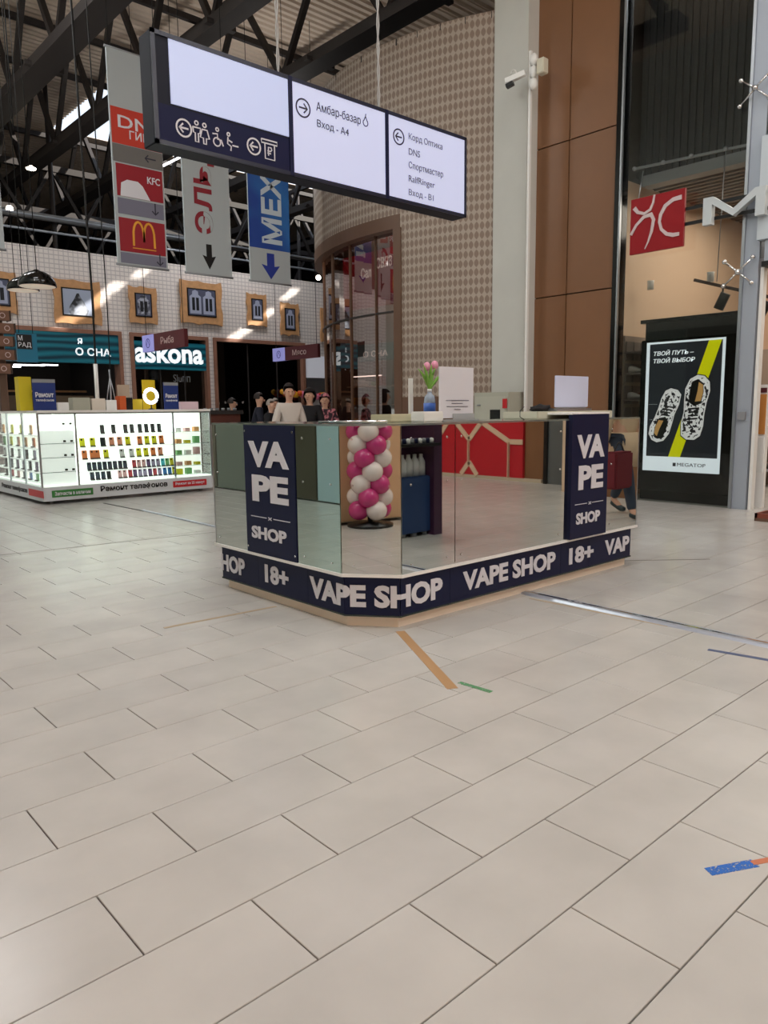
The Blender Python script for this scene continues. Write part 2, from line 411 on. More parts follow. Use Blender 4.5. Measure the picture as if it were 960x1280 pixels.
for i, v in enumerate((9.5, 11.6, 14.6, 17.2, 19.8, 22.2, 27.3, 31)):
    x = 9.0 if v < 15.5 else 25
    o = MB().box((1.5, v, 10.5), (x, v+.11, 10.64)).build('purlin', M['dark'])
    tag(o, 'thin dark roof purlin running across under the roof sheets, ' + ('nearest', 'second', 'third', 'fourth', 'fifth', 'sixth', 'seventh', 'farthest')[i] + ' to the camera', 'roof beam', 'roof purlins')
# cross girders and pipes above the far shops
for z, v, r_, lab in ((5.85, 20.3, .045, 'lower of the two pale pipes above the far shop wall'), (6.5, 21.5, .04, 'upper of the two pale pipes above the far shop wall')):
    o = MB().tube([(1, v, z), (22, v, z)], r_*.7).build('pipe', M['silver_paint']); tag(o, lab, 'pipe')
for v, z, lab in ((24.5, 7.1, 'nearer dark lattice girder behind the banners'), (28.5, 6.8, 'farther dark lattice girder behind the banners')):
    t = thing('lattice_girder', (2, v, z), lab, 'girder')
    box((2, v, z), (24, v+.15, z+.18)).build('lower_chord', M['dark'], t); box((2, v, z+1.5), (24, v+.15, z+1.68)).build('upper_chord', M['dark'], t)
    u = 2.3
    while u < 23:
        MB().bar((u, v+.07, z+.1), (u+.9, v+.07, z+1.6), .1).build('web', M['dark'], t); MB().bar((u+.9, v+.07, z+1.6), (u+1.8, v+.07, z+.1), .1).build('web', M['dark'], t); u += 1.8
for (u, v), w_ in (((8.2, 23.5), 'leftmost'), ((11.5, 25), 'second from left'), ((15.3, 23.6), 'third from left'), ((18.5, 25.5), 'rightmost')):
    tag(MB().tube([(u, v, 0), (u, v, 10.8)], .07).build('post', M['dark']), 'dark steel post behind the far shops, ' + w_, 'post', 'posts behind the far shops')
# ventilation duct at the far left
t = thing('air_duct', (5, 23, 7.4), 'dull grey round air duct running behind the banners', 'duct')
MB().tube([(4.5, 23.2, 6.9), (12.5, 23.2, 6.9)], .1, 12).build('duct_run', M['grey'], t)
MB().tube([(12.5, 23.2, 6.9), (13.0, 23.2, 7.1), (13.0, 23.2, 7.6)], .1, 12).build('elbow', M['grey'], t)

# ---------------------------------------------------------------- walls of the hall
def wall(name, lo, hi, m_): return tag(box(lo, hi).build(name, m_), kind='structure')
wall('wall_behind', (-1.2, -6.2, 0), (26, -6, 10.8), M['beigewall'])
wl = wall('wall_left', (-1.2, -6, 0), (-1.0, 26, 10.8), mat('pale_plaster', (196, 200, 190), .6))
wall('wall_back', (-1.2, 41.8, 0), (26, 42, 10.8), M['darkroof'])
wall('wall_far_left', (-1.0, 26, 0), (-.8, 42, 10.8), M['darkroof'])
wall('wall_far_right', (25.8, -6, 0), (26, 42, 10.8), M['darkroof'])
# left wall shopfront pieces (seen in the left mirrors)
PLG = mat('pale_green_glass', (124, 136, 124), .25); PLB = mat('pale_blue_panel', (190, 214, 222), .3)
for i, (v0, v1, m_) in enumerate(((-5.9, 3.15, mat('peach_panel', (226, 186, 146), .6)), (3.2, 4.6, M['beigewall']), (4.65, 6.1, PLG), (6.15, 6.9, PLG), (6.95, 8.48, PLB), (8.52, 9.9, mat('brown_dark_panel', (84, 76, 60), .4)), (9.95, 11.3, PLG), (11.35, 13.5, mat('olive_grey', (122, 120, 106), .5)))):
    o = box((-1.0, v0, .02), (-.95, v1, 3.4)).build('panel', m_, wl)
wr = wall('wall_right', (10.7, -6, 0), (10.9, .6, 10.8), M['brown'])
# red mural with branching lines on the right wall (seen only in the mirror)
t = thing('red_mural', (10.66, -2, 0), 'red wall panel with beige branching lines, seen in the right mirror', 'wall panel')
box((10.64, -4.45, .06), (10.699, -1.9, 3.2)).build('board', mat('mural_red', (186, 30, 44), .4), t)
for pl in ([(-4.45, .75), (-3.95, .75), (-3.6, 1.15), (-3.6, 1.9)], [(-3.95, .75), (-3.95, .06)], [(-3.6, 1.15), (-3.15, .72), (-2.85, 1.05), (-2.2, .7), (-1.9, .7)], [(-3.15, .72), (-3.15, .3), (-3.35, .06)], [(-3.15, .3), (-2.95, .06)], [(-2.85, 1.05), (-3.3, 1.5)], [(-2.85, 1.05), (-2.4, 1.6)], [(-2.2, .7), (-2.2, .06)]):
    for a, b in zip(pl, pl[1:]): MB().bar((10.63, a[0], a[1]), (10.63, b[0], b[1]), .015, .09, up=(0, 0, 1)).build('line', M['beigewall'], t)
dr = box((10.62, -1.35, 0), (10.7, -.45, 2.1)).build('door_1', mat('grey_door', (92, 96, 98), .4)); tag(dr, kind='structure')
box((10.58, -1.42, 0), (10.66, -1.35, 2.16)).build('door_frame', M['black'], dr); box((10.58, -.45, 0), (10.66, -.38, 2.16)).build('door_frame', M['black'], dr)
tag(box((10.64, -6, 0), (10.7, -1.5, .06)).build('baseboard_right', mat('beige_skirting', (190, 176, 156), .5)), kind='structure')

# ---------------------------------------------------------------- far shop wall
FV = 19.0
GRID = grid_mat('net_print', (226, 218, 214), (192, 184, 184), .115, .105, .22)
def wu(px, py=430): return atv(px, py, FV).x
U1, U2, U3, U4, U5, U6 = 5.30, 8.02, 8.40, 10.50, 10.80, 13.95
FT = 3.24
TOPW = 5.2
wa = MB()
wa.box((-1, FV, FT), (17, FV+.25, TOPW))
wa.box((-1, FV, 0), (5.22-.0, FV+.25, FT)); wa.box((8.10, FV, 0), (8.33, FV+.25, FT)); wa.box((10.57, FV, 0), (10.74, FV+.25, FT)); wa.box((13.93, FV, 2.97), (17, FV+.25, FT)); wa.box((16.3, FV, .95), (17, FV+.25, FT))
far_wall = wa.build('wall_far', GRID); tag(far_wall, kind='structure', label='far shop wall covered in white net print')
def jamb(u0, u1, z0=0, z1=FT, nm='trim_1'):
    j = MB().box((u0-.09, FV-.06, z0), (u0, FV+.3, z1)).box((u1, FV-.06, z0), (u1+.09, FV+.3, z1)).box((u0-.09, FV-.06, z1), (u1+.09, FV+.3, z1+.1)).build(nm, M['woodjamb'])
    tag(j, kind='structure')
jamb(5.30, 8.02, nm='trim_1'); jamb(8.42, 10.49, nm='trim_2'); jamb(10.83, 13.80, nm='trim_3')
# shop interiors
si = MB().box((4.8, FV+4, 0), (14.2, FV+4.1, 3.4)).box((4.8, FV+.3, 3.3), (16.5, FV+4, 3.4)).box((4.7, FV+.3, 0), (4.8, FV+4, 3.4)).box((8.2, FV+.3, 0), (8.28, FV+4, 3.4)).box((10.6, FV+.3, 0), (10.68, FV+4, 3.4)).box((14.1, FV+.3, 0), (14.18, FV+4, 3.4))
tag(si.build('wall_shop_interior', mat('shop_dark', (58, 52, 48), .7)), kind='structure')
tag(box((14.2, FV+2.4, 0), (17, FV+2.5, 3.3)).build('wall_market', mat('market_wall', (196, 192, 190), .7)), kind='structure')
TEAL = wave_mat('teal_waves', (6, 46, 62), (22, 104, 120), 2.0, emit=.22)
def fascia(u0, u1, z0, z1, lab):
    t = thing('shop_fascia', (u0, FV, z0), lab, 'shop sign'); box((u0, FV-.04, z0), (u1, FV+.12, z1)).build('board', TEAL, t); return t
t = fascia(5.30, 8.02, 2.52, 3.24, 'teal wavy fascia of the left sleep shop, letters at its left')
vtext('МАТРАСЫ', 5.34, FV-.04, 2.97, .52, .12, M['whitelet'], t, bold=.02) if False else vtext('Я', 6.98, FV-.04, 2.98, .12, .14, M['whitelet'], t, bold=.02)
vtext('О СНА', 6.92, FV-.04, 2.70, .88, .19, M['whitelet'], t, bold=.02)
t = fascia(8.42, 10.49, 2.42, 3.14, 'teal wavy fascia with large white lettering in the middle shop')
vtext('askona', 8.44, FV-.04, 2.58, 1.96, .56, M['whitelet'], t, bold=.03)
for i, (u, z, w) in enumerate(((5.55, 2.34, .45), (6.0, 2.42, .38), (6.5, 2.45, .4), (7.0, 2.5, .42))):
    o = box((u, FV+1.2+i*.5, z+.1), (u+w, FV+1.32+i*.5, z+.13)).build('shop_lamp', M['led']); tag(o, ('leftmost', 'second', 'third', 'rightmost')[i] + ' thin white ceiling lamp inside the left sleep shop', 'lamp', 'lamps in the left sleep shop')
# glass of the shops
for nm, u0, u1, z1 in (('window_1', 8.42, 10.49, 2.42), ('window_2', 10.83, 13.80, FT)):
    g = box((u0, FV+.1, 0), (u1, FV+.12, z1)).build(nm, M['glassdark']); tag(g, kind='structure')
    for u in (u0+(u1-u0)*.36, u0+(u1-u0)*.7): box((u, FV+.08, 0), (u+.03, FV+.14, z1)).build('mullion', M['dark'], g)
vtext('Sluпп', 9.55, FV+.1, 2.1, .5, .2, M['grey'], bpy.data.objects['window_1'], bold=.0)
# shelf bits in shop 1
t = thing('rack', (5.6, FV+2, 0), 'dark hanging rack with round hoops inside the left sleep shop', 'rack')
box((5.5, FV+2, 1.85), (7.9, FV+2.05, 1.9)).build('rail', M['wood'], t)
for u in (6.1, 6.6, 7.1, 7.5): MB().tube([(u+.17*math.cos(a*.52), FV+1.98, 1.6+.17*math.sin(a*.52)) for a in range(13)], .018, 6).build('hoop', M['black'], t)
tag(box((5.35, FV+1.5, 1.0), (7.9, FV+1.9, 1.75)).build('mattress', mat('beige_bedding', (128, 110, 92), .8)), 'beige bedding display inside the left sleep shop', 'bedding')
# glowing balls behind the glass stand in for lights reflected in the dark window
for i in range(9):
    o = MB().ball((11.2+i*.3, FV+2.6+.1*(i % 3), 1.55+.03*(i % 2)), .035).build('glint', M['led']); tag(o, 'tiny bulb in the row, standing in for a light reflected in the dark shop window, ' + ('leftmost', 'second', 'third', 'fourth', 'fifth', 'sixth', 'seventh', 'eighth', 'rightmost')[i], 'glint', 'glints behind the dark window')

# framed photographs
BWP = [speck_mat('monochrome_photo_%s' % k, a, b, sc, th, soft=.1) for k, a, b, sc, th in (('tree', (40, 42, 48), (196, 204, 220), 4, .52), ('house', (60, 62, 76), (180, 184, 200), 7, .5), ('window', (54, 58, 78), (170, 176, 200), 9, .5))]
def frame(x0, y0, x1, y1, lab, style, flip=0):
    a = atv(x0, (y0+y1)/2, FV); b = atv(x1, (y0+y1)/2, FV); zt = atv((x0+x1)/2, y0, FV).z; zb = atv((x0+x1)/2, y1, FV).z
    u0, u1 = a.x, b.x; w, h = u1-u0, zt-zb
    t = thing('picture_frame', (u0, FV, zb), lab, 'picture')
    def edge(n, horiz):
        return [random.uniform(-.012, .012)+(.025 if i in (0, n) else 0) for i in range(n+1)]
    n = 7; out = []
    for i in range(n+1): out.append((w*i/n, -random.uniform(0, .03)-(.03 if i in (0, n, n//2) else 0)))
    for i in range(1, n): out.append((w+random.uniform(0, .025)-(.03 if i in (3, 4) else 0), h*i/n))
    for i in range(n, -1, -1): out.append((w*i/n, h+random.uniform(0, .03)+(.03 if i in (0, n, n//2) else 0)))
    for i in range(n-1, 0, -1): out.append((-random.uniform(0, .025)+(.03 if i in (3, 4) else 0), h*i/n))
    MB().poly(out, (u0, FV-.10, zb), UX, ZX, .05).build('board', M['wood'], t)
    bw = .13*min(w, h)+.05; bh = .12*min(w, h)+.04
    ph = box((u0+bw, FV-.115, zb+bh), (u1-bw, FV-.10, zt-bh)).build('photo', M['black'], t)
    iu0, iu1, iz0, iz1 = u0+bw+.03, u1-bw-.03, zb+bh+.03, zt-bh-.03
    box((iu0, FV-.118, iz0), (iu1, FV-.115, iz1)).build('print', mat('photo_sky', (168, 178, 200), .4) if style == 'tree' else mat('photo_mid', (86, 90, 112), .4), ph)
    cu = (iu0+iu1)/2; W_, H_ = iu1-iu0, iz1-iz0
    dk = mat('photo_dark', (36, 38, 44), .4); lt = mat('photo_pale', (164, 170, 194), .4)
    if style == 'tree':
        tr = [(-.28, 0), (.28, 0), (.34, .2), (.26, .36), (.2, .52), (.11, .66), (.03, .86), (-.04, .84), (-.12, .64), (-.2, .5), (-.29, .34), (-.34, .18)]
        MB().poly([(a*W_, b*H_) for a, b in tr], (cu, FV-.122, iz0), UX, ZX, .003).build('tree_shape', BWP[0], ph)
    else:
        k = 2 if W_ > .8 else 1
        for i in range(k):
            c = cu+(i-.5*(k-1))*W_*.5; ww = W_/k*.42
            MB().poly([(-ww, .05*H_), (ww, .05*H_), (ww, .72*H_), (ww*.55, .80*H_), (ww*.5, .93*H_), (0, .98*H_), (-ww*.5, .93*H_), (-ww*.55, .8*H_), (-ww, .72*H_)], (c, FV-.122, iz0), UX, ZX, .003).build('window_surround', lt if style == 'window' else BWP[1], ph)
            MB().box((c-ww*.6, FV-.126, iz0+.18*H_), (c-.02, FV-.122, iz0+.68*H_)).box((c+.02, FV-.126, iz0+.18*H_), (c+ww*.6, FV-.122, iz0+.68*H_)).build('window_panes', dk, ph)
frame(-26, 341, 19, 390, 'wood framed photograph at the left edge behind the domed lamps', 'window')
frame(66, 353, 124, 404, 'wood framed photograph of a dark spreading tree above the teal fascia', 'tree')
frame(160, 361, 194, 403, 'small upright wood frame with a carved house gable photo', 'house')
frame(224, 354, 275, 404, 'wide wood frame with a photo of twin carved windows', 'window')
frame(307, 369, 331, 406, 'narrow wood frame with a white carved window on dark ground, above the dark window', 'window')
frame(349, 381, 371, 418, 'small wood framed photograph of one carved window, above the meat sign', 'window')
frame(399, 388, 425, 427, 'rightmost wood framed photograph, partly behind the curved wall', 'window')
frame(412, 366, 434, 402, 'upper wood framed photograph seen through the curved shop glass', 'window') if False else None

# white screen, garland in the market opening
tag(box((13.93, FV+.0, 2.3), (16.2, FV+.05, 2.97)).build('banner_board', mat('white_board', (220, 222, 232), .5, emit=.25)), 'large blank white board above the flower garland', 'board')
tg = thing('flower_garland', (14.2, FV-.1, 1.8), 'garland of yellow, red and pink balls below the white board', 'garland')
gc = [mat('garland_yellow', (236, 170, 40), .5), mat('garland_red', (206, 52, 60), .5), mat('garland_pink', (226, 120, 150), .5), mat('garland_orange', (226, 100, 40), .5)]
for i in range(26):
    u = 12.95+i*.085; MB().ball((u, FV-.16+random.uniform(-.04, .04), 1.86-.12*math.sin(i/25*math.pi)+random.uniform(-.05, .05)), random.uniform(.06, .1), seg=8, ring=6).build('ball', gc[(i*7+i//3) % 4], tg)
tag(box((14.2, FV+.3, .0), (16.2, FV+.4, 1.72)).build('market_counter', mat('counter_tile', (200, 196, 196), .4)), 'white tiled counter front under the garland', 'counter')

# ---------------------------------------------------------------- curved wall with shopfront
CC, CR = Vector((13.5, 10.05, 0)), 4.7
def cp(a, z, r=CR): return Vector((CC.x+r*math.cos(R(a)), CC.y+r*math.sin(R(a)), z))
def arc_wall(a0, a1, z0, z1, thick, n, r=CR):
    mb = MB(); vs = []; uv = []
    for i in range(n+1):
        a = a0+(a1-a0)*i/n
        for (rr, z) in ((r, z0), (r, z1), (r-thick, z1), (r-thick, z0)):
            vs.append(cp(a, z, rr)); uv.append((R(a)*r, z))
    fs = []
    for i in range(n):
        for k in range(4): fs.append((4*i+k, 4*i+(k+1) % 4, 4*i+4+(k+1) % 4, 4*i+4+k))
    fs.append((0, 1, 2, 3)); fs.append(tuple(4*n+k for k in (3, 2, 1, 0)))
    mb.add(vs, fs, False); mb.uv = uv
    return mb
DIA = diamond_mat('diamond_print', (134, 116, 103), (170, 156, 143), .088, .14)
WIN0, WIN1, HEADZ, CT = 187.3, 118.0, 4.28, 7.2
cw_ = arc_wall(188.6, 219, 1.5, CT, .2, 24).build('wall_curved', DIA); tag(cw_, kind='structure', label='tall curved wall with a brown and beige diamond print')
cw2 = arc_wall(118, 188.6, HEADZ+.20, CT, .2, 36).build('wall_curved_upper', DIA); tag(cw2, kind='structure')
tag(arc_wall(188.6, 219, 0, 1.5, .22, 20, CR+.02).build('baseboard_curved', M['browntrim']), kind='structure')
tag(arc_wall(116, 188.6, HEADZ, HEADZ+.22, .35, 36, CR+.01).build('trim_shopfront_head', M['browntrim']), kind='structure')
tag(arc_wall(187.0, 188.9, 0, HEADZ, .3, 3, CR+.03).build('trim_shopfront_side', M['browntrim']), kind='structure')
tag(arc_wall(116, 188.6, .0, .12, .3, 30, CR+.0).build('trim_shopfront_sill', M['browntrim']), kind='structure')
sg = arc_wall(116, 187, .12, HEADZ, .02, 24, CR-.16).build('window_curved', glass('curved_glass', (206, 192, 184), .06, fk=.3)); tag(sg, kind='structure')
for a in (179.5, 169.5, 159, 148): arc_wall(a, a+.22, .12, HEADZ, .05, 1, CR-.13).build('mullion', M['browntrim'], sg)
arc_wall(116, 187, 2.95, 2.98, .05, 24, CR-.13).build('transom', M['dark'], sg)
# roof of the curved shop
cap = MB(); ring = [cp(a, CT) for a in range(118, 224, 5)]
cap.poly([(p.x, p.y) for p in ring], (0, 0, CT), UX, VX, .1); tag(cap.build('ceiling_curved_block', M['darkroof']), kind='structure')
cap = MB().poly([(p.x, p.y) for p in [cp(a, 0, CR-.35) for a in range(118, 224, 5)]], (0, 0, 4.75), UX, VX, .08)
tag(cap.build('ceiling_curved_shop', mat('shop_ceiling', (96, 84, 78), .7)), kind='structure')
# inside: partition, red sign, small lamps, shelves
tag(box((11.1, 6.4, 0), (11.2, 14, 4.6)).build('wall_curved_shop_inner', mat('inner_brown', (120, 92, 76), .6)), kind='structure')
t = thing('red_shop_sign', (10.2, 9.4, 3), 'dark red sign panel inside the curved shop with white letters', 'shop sign')
box((9.7, 10.35, 3.25), (9.76, 11.9, 4.27)).build('board', mat('sign_red_dark', (150, 34, 46), .35, emit=.5), t)
utext('СВЯЗ', 9.7, 10.90, 3.93, .44, .2, M['whitelet'], t, bold=.02); utext('Сал', 9.7, 11.35, 3.80, .3, .2, M['whitelet'], t, bold=.02)
for i, (x, y) in enumerate(((9.4, 10.2), (9.5, 9.8), (9.3, 10.5), (9.6, 11.4))):
    tag(MB().lathe([(.09, 0), (.09, .04), (.05, .06)], (x, y, 4.60)).build('downlight', M['lamp']), ['second round ceiling spot inside the curved shop', 'rightmost round ceiling spot inside the curved shop', 'third round ceiling spot inside the curved shop', 'far left round ceiling spot inside the curved shop'][i], 'lamp', 'spots inside the curved shop')
TS = thing('teal_shop_sign', (10.6, 11.3, 2.3), 'small teal and white sign behind the curved shop glass', 'shop sign')
box((10.2, 11.0, 2.28), (10.26, 12.1, 2.62)).build('board', mat('teal_flat', (30, 96, 100), .4, emit=.2), TS)
utext('О СНА', 10.2, 11.9, 2.36, .75, .12, M['whitelet'], TS, bold=.01)
for i in range(2):
    v = 9.4+i*1.35; t = thing('display_case', (9.6, v, 0), ['nearer lit goods case behind the curved shop glass', 'farther lit goods case behind the curved shop glass', 'farthest lit goods case behind the curved shop glass'][i], 'display case')
    box((10.0, v, 0), (10.4, v+1.1, 1.9)).build('back_panel', M['browntrim'], t)
    for k in range(5):
        z = .3+k*.36; box((9.7, v, z), (10.0, v+1.1, z+.02)).build('shelf', M['beigewall'], t)
        for j in range(5):
            if random.random() < .75: box((9.75, v+.08+j*.2, z+.02), (9.85, v+.2+j*.2, z+.1+random.random()*.12)).build('goods', [M['grey'], gc[0], gc[3], M['white'], M['green']][random.randrange(5)], t)
    MB().tube([(9.75, v+.1, 1.95), (9.75, v+1, 1.95)], .012, 6).build('light_bar', M['led'], t)
pl = bpy.data.lights.new('shop_lamp', 'POINT'); pl.energy = 60; pl.color = (1, .85, .7); pl.shadow_soft_size = .2; po = bpy.data.objects.new('shop_light', pl); COL.objects.link(po); po.location = (10.0, 11.6, 4.1)

# ---------------------------------------------------------------- white column, brown cladding column
wc = MB().box((9.35, 7.15, 0), (9.75, 7.78, ROOF)).build('trim_column', M['column']); tag(wc, kind='structure', label='tall pale plaster column')
bc = thing('brown_column', (9.6, 6.5, 0), 'tall brown clad column beside the glass shopfront', 'column'); bc['kind'] = 'structure'
del bc['category']
box((9.63, 5.82, 0), (10.4, 7.15, ROOF)).build('core', M['brownjoint'], bc)
zs = [0, .82, 2.95, 5.1, 7.25, ROOF]
for a, b in zip(zs, zs[1:]):
    for v0, v1 in ((5.83, 6.575), (6.59, 7.15)):
        MB().bbox((9.595, v0, a+.008), (9.63, v1, b-.008), .003).build('panel', M['brown'], bc)
# glossy black edge post
tag(box((9.56, 5.72, 0), (9.75, 5.81, ROOF)).build('trim_edge_post', M['black_gloss']), kind='structure')
tag(box((9.52, 5.695, 0), (9.56, 5.72, ROOF)).build('trim_edge_strip', M['steel']), kind='structure')
# surveillance mast with cameras
t = thing('camera_mast', (9.2, 7.25, 0), 'slim white mast against the pale column topped by security cameras', 'camera mast')
mu = atu(661, 300, 9.2); MZ = atu(661, 66, 9.2).z
box((9.16, mu.y-.02, 0), (9.2, mu.y+.018, MZ)).build('pole', M['white'], t)
box((9.2, mu.y+.015, 0), (9.24, mu.y+.04, MZ-.3)).build('cable_strip', M['black'], t)
for i, z in enumerate((MZ-.14, MZ-.30, MZ-.46)):
    MB().ball((9.16, mu.y-.07, z), .06, .06, .085).build('dome_camera', M['white'], t)
c_ = MB().bbox((9.1, mu.y-.28, MZ-.38), (9.22, mu.y-.16, MZ-.18), .01).build('junction_box', mat('cream_plastic', (214, 208, 188), .5), t)
bl = MB().bar((9.1, mu.y+.03, MZ-.30), (9.0, mu.y+.3, MZ-.36), .07).build('bullet_camera', M['white'], t)
MB().bar((9.0, mu.y+.16, MZ-.42), (8.97, mu.y+.26, MZ-.45), .07, .05).build('lens_hood', M['black'], bl)
MB().tube([(9.05, mu.y+.2+.05*math.cos(a*.6), MZ-.28+.06*math.sin(a*.6)) for a in range(7)], .008, 6).build('cable_loop', M['white'], t)
# fuse cabinet behind the vape counter, at the foot of the curved wall
t = thing('fuse_cabinet', (8.6, 7.0, 0), 'pale grey wall cabinet with round lock beside the white column', 'cabinet')
a = atu(592, 500, 8.9); b = atu(636, 500, 8.9)
zt_ = atu(600, 491, 8.9).z
MB().bbox((8.9, b.y, 0), (9.3, a.y, zt_), .01).build('body', mat('cabinet_grey', (178, 178, 164), .5), t)
MB().bbox((8.885, b.y+.05, .1), (8.9, a.y-.04, zt_-.06), .004).build('door', mat('cabinet_door', (186, 186, 172), .45), t)
MB().lathe([(.03, 0), (.03, .02)], (8.87, a.y-.13, zt_-.2), 12).build('lock', M['grey'], t)
box((8.875, b.y+.02, zt_-.24), (8.885, b.y+.10, zt_-.1)).build('sticker', M['redbright'], t)
box((8.875, b.y+.15, zt_-.42), (8.885, b.y+.34, zt_-.26)).build('vent', M['black'], t)

# ---------------------------------------------------------------- glass shopfront on the right
FU = 9.6
gf = box((FU, 4.02, 0), (FU+.02, 5.72, 10.8)).build('window_right', glass('front_glass', (236, 238, 236), .03)); tag(gf, kind='structure')
gf2 = box((FU, 1.0, 3.05), (FU+.02, 3.85, 10.8)).build('window_right_upper', MC.get('x') or bpy.data.materials['front_glass']); tag(gf2, kind='structure')
st = box((FU-.02, 3.85, 0), (FU+.2, 4.03, 10.8)).build('trim_steel_post', M['silver_paint']); tag(st, kind='structure')
box((FU-.05, 4.02, 0), (FU+.12, 4.055, 10.8)).build('flange', M['steel'], st)
box((FU-.06, 3.9, 1.12), (FU-.02, 3.99, 1.22)).build('alarm_box', M['grey'], st)
def spider(px, py, lab):
    p = atu(px, py, FU-.12); t = thing('glass_bracket', p, lab, 'glass bracket')
    MB().ball(p, .035).build('hub', M['chrome'], t)
    for a, b in ((.19, .15), (.19, -.14), (-.15, .16), (-.15, -.14)):
        q = p+Vector((.05, a, b)); MB().tube([p, q], .012, 8).build('arm', M['chrome'], t); MB().ball(q, .03, seg=10, ring=6).build('disc', M['chrome'], t)
spider(944, 110, 'steel four-armed glass bracket high on the post'); spider(922, 340, 'steel four-armed glass bracket level with the spotlights')
# door head and frame of the shop entrance
t = wall('trim_entrance_head', (FU-.05, 1.0, 3.0), (FU+.2, 3.78, 3.25), M['silver_paint'])
tag(box((FU-.07, 1.0, 2.94), (FU+.1, 3.8, 3.0)).build('trim_entrance_black', M['black']), kind='structure')  # black lower strip of the silver transom
tag(box((FU+.0, 3.79, 0), (FU+.1, 3.83, 2.94)).build('trim_entrance_jamb', M['white']), kind='structure')
tag(box((FU-.1, 3.72, 3.25), (FU+.05, 3.86, 4.42)).build('trim_panel_white', mat('pale_blue_grey', (196, 206, 214), .5)), kind='structure')
# upper dark fascia behind the glass, slatted ceiling, interior walls
dk = MB(); v = 1.0
while v < 5.72: dk.box((FU+.45+(.03 if int(v*20) % 2 else 0), v, 4.42), (FU+.5, v+.05, 10.8)); v += .05
tag(dk.build('wall_right_bulkhead', mat('dark_corrugated', (50, 50, 52), .6)), kind='structure')
cs = box((FU+.5, -1, 4.5), (16, 5.81, 4.55)).build('ceiling_shop', M['darkroof']); tag(cs, kind='structure')
x = FU+.5
slt = MB()
while x < 15: slt.box((x, 1.0, 4.36), (x+.06, 5.7, 4.46)); x += .16
tag(slt.build('slat_field', mat('slat', (122, 108, 100), .6), cs), kind='stuff')
tag(box((FU+.3, .5, 4.30), (FU+.5, 5.6, 4.44)).build('trim_slat_edge', M['grey']), kind='structure')
wall('wall_shop_back', (14, 0, 0), (14.1, 5.8, 4.4), M['beigewall'])
wall('wall_shop_side', (9.8, 5.75, 0), (14, 5.81, 4.4), M['beigewall'])
wall('wall_shop_far', (9.8, -.5, 0), (14, -.4, 4.4), M['beigewall'])
wall('wall_shop_return', (9.65, .3, 0), (9.8, 1.0, 10.5), M['brown'])
# cable tray under the slats
t = thing('cable_tray', (FU+.2, 2, 4.4), 'thin pale rail with cable ties above the red logo square', 'rail')
MB().bar(atu(795, 211, FU+.1), atu(950, 178, FU+.1), .03).build('rail', M['grey'], t)
for x_, y_ in ((793, 211), (829, 203), (864, 195), (907, 186)):
    p = atu(x_, y_, FU+.08); MB().ball(p, .03, seg=8, ring=6).build('clip', M['steel'], t)
p0, p1 = atu(804, 214, FU+.08), atu(798, 250, FU-.05); MB().tube([p0, p1], .008, 6).build('stay', M['steel'], t)
for a_, b_ in (((907, 187), (896, 352)), ):
    MB().tube([atu(*a_, FU+.08), atu(*b_, FU+.08)], .006, 6).build('stay', M['steel'], t)
for i, (px_, py_) in enumerate(((836, 237),)):
    p = atu(px_, py_, 11.0); p.z = 4.34; tag(MB().lathe([(.14, 0), (.14, .03), (.1, .04)], p).build('downlight', M['lamp']), 'bright round lamp in the slatted ceiling above the red logo', 'lamp')
l2 = area(11.3, 3.5, 4.28, 2.4, 3.4, 150, (1, .87, .74))
l2.data.use_shadow = True
# red logo square
def uplane(px, py, u=FU-.16):
    p = atu(px, py, u); return p
RU = FU-.16
t = thing('red_logo_square', uplane(788, 318), 'red square shop logo with four pale curved strokes on the glass', 'shop sign')
A = atu(788, 284, RU); B = atu(855, 272, RU)
z0 = (atu(787, 318, RU).z+atu(855, 308, RU).z)/2; z1 = (atu(788, 250, RU).z+atu(856, 235, RU).z)/2
v0, v1 = A.y, B.y; Wd = v0-v1; Hd = z1-z0
box((RU, v1, z0), (RU+.04, v0, z1)).build('plate', M['red'], t)
def lg(pts, w): MB().poly([(a*Wd, b*Hd) for a, b in stroke(pts, w)], (RU-.012, v0, z0), -VX, ZX, .01).build('stroke', mat('logo_pale', (206, 188, 190), .4), t)
lg([(.07, .84), (.14, .75), (.27, .70), (.38, .75), (.43, .86), (.45, 1.0)], [.07, .06, .05, .05, .04, .03])
lg([(.02, .36), (.12, .52), (.26, .64), (.40, .66), (.45, .56), (.42, .36), (.36, .18), (.30, .06)], [.05, .05, .06, .08, .06, .05, .03, .015])
lg([(.95, .85), (.80, .84), (.66, .76), (.58, .62), (.56, .5), (.60, .36), (.70, .26), (.82, .22), (.93, .22)], [.08, .07, .07, .06, .05, .05, .06, .07, .06])
# facade letter on two rails
t = thing('facade_letter', uplane(882, 283), 'large pale metal letter M mounted on two black rails', 'letter')
LA = atu(880, 283, RU); LB = atu(958, 262, RU); lz0 = LA.z-.0; lz1 = atu(882, 249, RU).z; lw = LA.y-LB.y
h_ = lz1-lz0
MB().poly([(0, 0), (.11, 0), (.11, .72*h_), (.5*lw, .16*h_), (lw-.11, .72*h_), (lw-.11, 0), (lw, 0), (lw, h_), (lw-.12, h_), (.5*lw, .42*h_), (.12, h_), (0, h_)], (RU-.05, LA.y, lz0), -VX, ZX, .09).build('letter_body', mat('letter_metal', (196, 204, 208), .4), t)
for z in (lz0+.06, lz1-.08): box((RU+.03, 1.5, z), (RU+.06, v1+.02, z+.04)).build('rail', M['black'], t)

